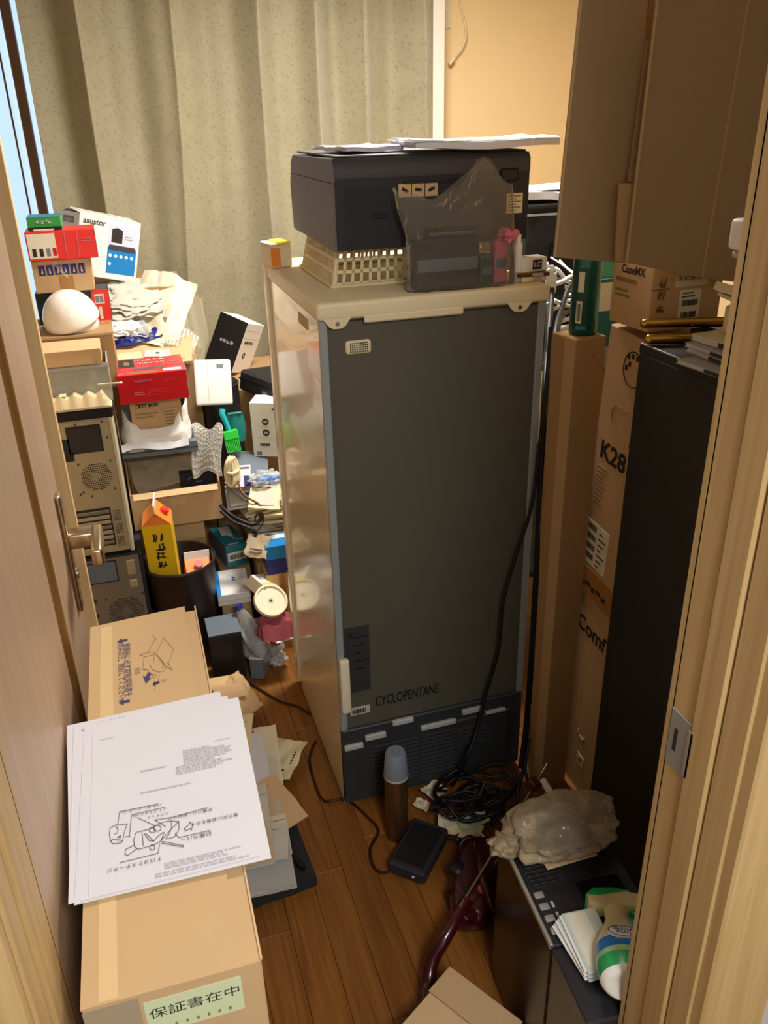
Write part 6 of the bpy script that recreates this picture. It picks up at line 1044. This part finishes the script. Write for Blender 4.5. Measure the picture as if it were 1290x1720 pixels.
MB().tube([V((0, 0, 0.005)), V((0.630, 1.227, 0.145))-o, V((0.812, 1.361, 0.200))-o], 0.0042, 10, 1).obj('metal_rod', 'steel_b', vp_, smooth=60)
MB().box(V((0.505, 1.105, 0.100))-o, (0.035, 0.02, 0.022), (0, 0.2, 0.3), 0.003).obj('joint', 'wine', vp_); MB().box(V((0.759, 1.327, 0.185))-o, (0.034, 0.03, 0.026), (0.3, 0.4, 0.4), 0.004).obj('clamp', 'wine', vp_)
t = thing('white_stick', 'short white and pink plastic stick beside the narrow carton', 'stick', (0.817, 1.381, 0.130)); MB().tube([(0, 0, 0), V((0.815, 1.322, 0.130))-V((0.817, 1.381, 0.130))], 0.009, 12, 1).obj('shaft', 'white', t, smooth=60); MB().lump((-0.006, -0.006, -0.004), (0.010, 0.010, 0.008), 2, 0.1, 2, sub=2).obj('pink_tip', 'pink', t, smooth=60)
t = sheet('white_board', 'white card standing behind the cables beside the narrow carton', 'card', (0.867, 1.530, 0.006), 0.045, 0.08, 5, (72, 0), 'paper', 0, 2, 0, 0.003); MB().box((0.0, 0.0, 0.002), (0.03, 0.004, 0.0008)).obj('printed_line', 'grey_l', t)
# black cable tangle
rnd = random.Random(5)
for i in range(9):
    c = V((0.66+rnd.uniform(-0.05, 0.06), 1.455+rnd.uniform(-0.04, 0.05), 0.02)); pts = []
    ph = rnd.uniform(0, 6); rx, ry = rnd.uniform(0.04, 0.11), rnd.uniform(0.03, 0.06)
    for k in range(12):
        a = ph+k*0.62; pts.append(c+V((rx*math.cos(a), ry*math.sin(a), 0.012*k/3+rnd.uniform(0, 0.03))))
    lab = ['lowest black cable loop of the floor tangle', 'wide black cable loop left in the floor tangle', 'black cable loop nearest the fridge in the floor tangle', 'black cable loop at the right of the floor tangle', 'black cable loop in the middle of the floor tangle', 'black cable loop over the pale scraps on the floor', 'small black cable loop in the floor tangle', 'raised black cable loop of the floor tangle', 'topmost black cable loop of the floor tangle'][i]
    cable('tangled_cable', 'black cable loops tangled on the floor in front of the fridge', pts, rnd.choice((0.0035, 0.0045, 0.0055)), 'rubber', group='black cables tangled in front of the fridge')
cable('tangled_cable', 'black cable loops tangled on the floor in front of the fridge', [(0.798, 1.447, 0.120), (0.768, 1.414, 0.080), (0.745, 1.370, 0.050), (0.705, 1.344, 0.030), (0.631, 1.355, 0.020), (0.560, 1.393, 0.020)], 0.005, 'rubber', group='black cables tangled in front of the fridge')
cable('tangled_cable', 'black cable loops tangled on the floor in front of the fridge', [(0.817, 1.460, 0.200), (0.791, 1.426, 0.140), (0.787, 1.386, 0.080), (0.751, 1.368, 0.030)], 0.004, 'rubber', group='black cables tangled in front of the fridge')
for i, (lab, c, w_, l_, rz, mm) in enumerate((('pale wrapper scrap under the cables nearest the fridge', (0.591, 1.544, 0.020), 0.06, 0.045, 30, 'cream_p'), ('cream paper scrap in the middle of the cable tangle', (0.584, 1.414, 0.030), 0.06, 0.05, -20, 'paper_y'), ('green and cream wrapper under the cable tangle', (0.641, 1.409, 0.030), 0.085, 0.04, 10, 'sticker_g'), ('small cream scrap beside the power adapter', (0.546, 1.512, 0.015), 0.035, 0.04, 50, 'cream'), ('triangular cream scrap next to the bag on the black appliance', (0.626, 1.380, 0.020), 0.05, 0.06, -40, 'paper_y'))):
    t = sheet('wrapper', lab, 'scrap', c, w_, l_, rz, (12, 8), mm, 0.1, 150+i, 0.006, 0.002)
    MB().box((0, 0, 0.006), (w_*0.5, l_*0.3, 0.003), (0, 0, 0.4)).obj('print', 'mint' if i == 2 else 'paper_g', t)
cable('white_cable', 'small loop of white cord at the edge of the cable tangle', [(0.618, 1.344, 0.030), (0.620, 1.329, 0.025), (0.637, 1.328, 0.030), (0.647, 1.349, 0.035), (0.637, 1.370, 0.030)], 0.003, 'cream_p', cat='cord')
# low carton at the bottom edge
lc = boxt('low_carton', 'low cardboard box on the floor at the bottom edge of the picture', 'box', (0.303, 0.933, 0.10), (0.425, 1.015, 0.10), 0.001, 0.10, m=None)
bpy.data.objects.remove(lc)
lo_ = V((0.425, 1.015, 0.0)); ex, ey = V((0.457, -0.889, 0)).normalized(), V((-0.83, -0.56, 0)).normalized()
lc = thing('low_carton', 'low cardboard box on the floor at the bottom edge of the picture', 'box', mw=Matrix(((ex.x, ey.x, 0, lo_.x), (ex.y, ey.y, 0, lo_.y), (0, 0, 1, 0), (0, 0, 0, 1))))
MB().b2((0.002, 0.002, 0), (0.168, 0.20, 0.094)).obj('body', 'kraft', lc); MB().b2((0.0, 0.0, 0.0945), (0.17, 0.066, 0.0985)).obj('top_flap', 'kraft', lc); MB().b2((0.004, 0.069, 0.0945), (0.17, 0.20, 0.0975)).obj('top_flap', 'kraft_l', lc)

# ================================================================ black appliance at lower right and what lies on it
dv_m = Matrix.Translation((0.499, 0.664, 0)) @ Matrix.Rotation(R(-4.4), 4, 'Z')
dv = thing('black_appliance', 'black boxy appliance with slotted vents and silver buttons on top', 'appliance', mw=dv_m); DW, DD, DH = 0.19, 0.372, 0.40
mat('app', '#26252a', 0.34, coat=0.2); mat('app_side', '#17120f', 0.25)
MB().b2((0.0, 0.13, 0.0), (DW, DD, DH-0.006), 0.003).obj('rear_body', 'app_side', dv); MB().b2((0.002, 0.0, 0.0), (DW, 0.129, DH-0.006), 0.003).obj('front_body', 'app', dv); MB().b2((0.0, 0.13, DH-0.006), (DW, DD, DH), 0.002).obj('top_panel', 'app', dv); MB().b2((0.0, 0.0, DH-0.007), (DW, 0.127, DH-0.002), 0.002).obj('paper_cover', 'app', dv)
MB().b2((-0.0012, 0.132, DH-0.009), (0.005, DD, DH+0.0008), 0.001).obj('silver_edge', 'plate', dv)
for i in range(13): MB().b2((0.012, 0.245+i*0.0092, DH), (0.072, 0.2495+i*0.0092, DH+0.0035), 0.0008).obj('vent_slat', 'black', dv)
MB().b2((0.010, 0.240, DH-0.001), (0.075, 0.367, DH+0.0006)).obj('vent_bed', 'black_m', dv)
for i in range(4):
    bt_ = MB().b2((0.010, 0.148+i*0.0235, DH), (0.027, 0.161+i*0.0235, DH+0.004), 0.002, 2).obj('button', 'plate', dv, smooth=40)
for i in range(2): MB().b2((0.032, 0.175+i*0.022, DH), (0.037, 0.188+i*0.022, DH+0.002), 0.001).obj('key', 'grey_l', dv)
MB().b2((0.09, 0.16, DH), (0.17, 0.235, DH+0.0008)).obj('display_panel', 'black_g', dv)
def onapp(x, y, z=0.0): return dv_m @ V((x, y, DH+z))
# packs of wipes / masks
for i, (lab, dx, dz, rz, w_) in enumerate((('lowest clear pack of the pale packets on the black appliance', 0.0, 0.0, 6, 0.062), ('middle clear pack of the pale packets on the black appliance', 0.003, 0.0065, 2, 0.062), ('uppermost clear pack of the pale packets on the black appliance', 0.006, 0.013, -2, 0.060))):
    p = onapp(0.054+dx, 0.112, dz+0.0045); t = thing('flat_pack', lab, 'packet', p, R(rz-4)); MB().b2((-w_/2, -0.055, 0), (w_/2, 0.055, 0.0055), 0.002).obj('pack', mat('palepack', '#c9d3cf', 0.3), t); MB().b2((-w_/2+0.006, -0.045, 0.0055), (w_/2-0.02, 0.05, 0.0059)).obj('printed_strip', 'mint' if i == 1 else 'label', t); MB().b2((-w_/2-0.004, -0.05, 0.002), (-w_/2, 0.052, 0.0032)).obj('seal', 'white', t)
t = thing('flat_pack', 'shiny pale pack lying right of the spray bottle neck', 'packet', onapp(0.158, 0.125, 0.0045), R(-10)); MB().b2((-0.025, -0.055, 0), (0.025, 0.055, 0.012), 0.004, 2).obj('pack', 'palepack', t); MB().b2((-0.02, -0.02, 0.012), (0.02, 0.03, 0.0125)).obj('printed_strip', 'mint', t)
# spray bottle lying with its base towards the doorway
sbm = Matrix.Translation(onapp(0.064, 0.005, 0.052)) @ Matrix.Rotation(R(-4.4-21), 4, 'Z') @ Matrix.Rotation(R(-101), 4, 'X')
sb = thing('spray_bottle', 'cream, blue and green trigger spray bottle lying on the appliance', 'spray bottle', mw=sbm)
mat('sb_w', '#e9e7df', 0.3, coat=0.3); mat('sb_c', '#d9c89c', 0.35, coat=0.3); mat('sb_b', '#1f6fb8', 0.3, coat=0.3); mat('sb_g', '#22a35a', 0.3, coat=0.3); mat('sb_lg', '#9cbf86', 0.3, coat=0.3)
def ring(p, m_, nm, sx=1.0, sy=0.82): MB().lathe(p, 36, None, sx, sy).obj(nm, m_, sb, smooth=60)
ring([(0, 0.006), (0.018, 0.004), (0.030, 0.0), (0.036, 0.003), (0.040, 0.010)], 'sb_w', 'base'); ring([(0.040, 0.010), (0.042, 0.022), (0.0425, 0.036)], 'sb_g', 'green_band'); ring([(0.0425, 0.036), (0.0425, 0.046)], 'sb_lg', 'pale_band'); ring([(0.0425, 0.046), (0.041, 0.070)], 'sb_b', 'blue_band'); ring([(0.041, 0.070), (0.037, 0.085), (0.029, 0.105), (0.021, 0.125), (0.0175, 0.140), (0.0185, 0.160)], 'sb_c', 'shoulder')
# trigger head: local z along the bottle, local -y faces up, x towards camera-left
b = MB(); b.poly([(0.040, -0.013, 0.160), (-0.030, -0.013, 0.158), (-0.042, -0.013, 0.166), (-0.044, -0.013, 0.178), (-0.030, -0.013, 0.192), (0.0, -0.013, 0.196), (0.040, -0.013, 0.190)], (0, 0.026, 0)); b.obj('head', 'sb_c', sb)
b = MB(); b.poly([(-0.046, -0.0145, 0.176), (-0.032, -0.0145, 0.193), (0.0, -0.0145, 0.198), (0.028, -0.0145, 0.195), (0.0, -0.0145, 0.186), (-0.025, -0.0145, 0.177)], (0, 0.029, 0)); b.obj('head_cover', 'sb_g', sb)
MB().cyl((0.038, 0, 0.180), (0.054, 0, 0.180), 0.010, n=16).obj('nozzle', 'sb_g', sb, smooth=40); MB().tube([(0.024, 0, 0.168), (0.036, 0, 0.150), (0.050, 0, 0.130), (0.056, 0, 0.112)], 0.0055, 10).obj('trigger', 'sb_g', sb, smooth=60)
ov = Matrix.Translation((0, -0.0330, 0.074)) @ Matrix.Rotation(R(90-12), 4, 'X') @ Matrix.Rotation(R(180), 4, 'Z')
MB().lathe([(0, 0), (0.023, 0), (0.0235, -0.003), (0.0235, 0.0012), (0, 0.0016)], 28, ov @ Matrix.Diagonal((1, 0.62, 1, 1))).obj('oval_label', 'sb_w', sb, smooth=30); MB().lathe([(0.0215, 0.0016), (0.0228, 0.0022), (0.0236, 0.0014)], 28, ov @ Matrix.Diagonal((1, 0.62, 1, 1))).obj('oval_rim', 'navy', sb)
me = text_mesh('Jmy', 0.016); me.transform(ov @ Matrix.Translation((0, 0.004, 0.0024))); mobj('lettering', me, 'navy', sb)
me = text_mesh('W除菌', 0.010); me.transform(ov @ Matrix.Translation((0, -0.006, 0.0024))); mobj('lettering', me, 'navy', sb)
# tan clear bag on the far end of the appliance
bg_ = thing('plastic_bag', 'crinkled tan plastic bag with a dark item on the black appliance', 'bag', onapp(0.085, 0.295, 0.005)); MB().lump((0.02, 0.03, 0.034), (0.108, 0.072, 0.036), 33, 0.30, 2.2, -0.034, 5).obj('film', 'clear_tan', bg_, smooth='all'); MB().lump((-0.085, 0.035, 0.02), (0.035, 0.028, 0.016), 35, 0.45, 2.5).obj('bag_neck', 'clear_tan', bg_, smooth='all')
q = thing('dark_item', 'dark grey item inside the crinkled tan bag', 'item', onapp(0.098, 0.315, 0.006)); MB().lump((0.0, 0.0, 0.022), (0.055, 0.038, 0.020), 40, 0.2, 2, -0.02).obj('item_body', 'dark', q, smooth=60); MB().b2((-0.05, -0.045, 0.0), (0.05, 0.04, 0.004), 0.001).obj('card', 'brass' if False else 'kraft_l', q)
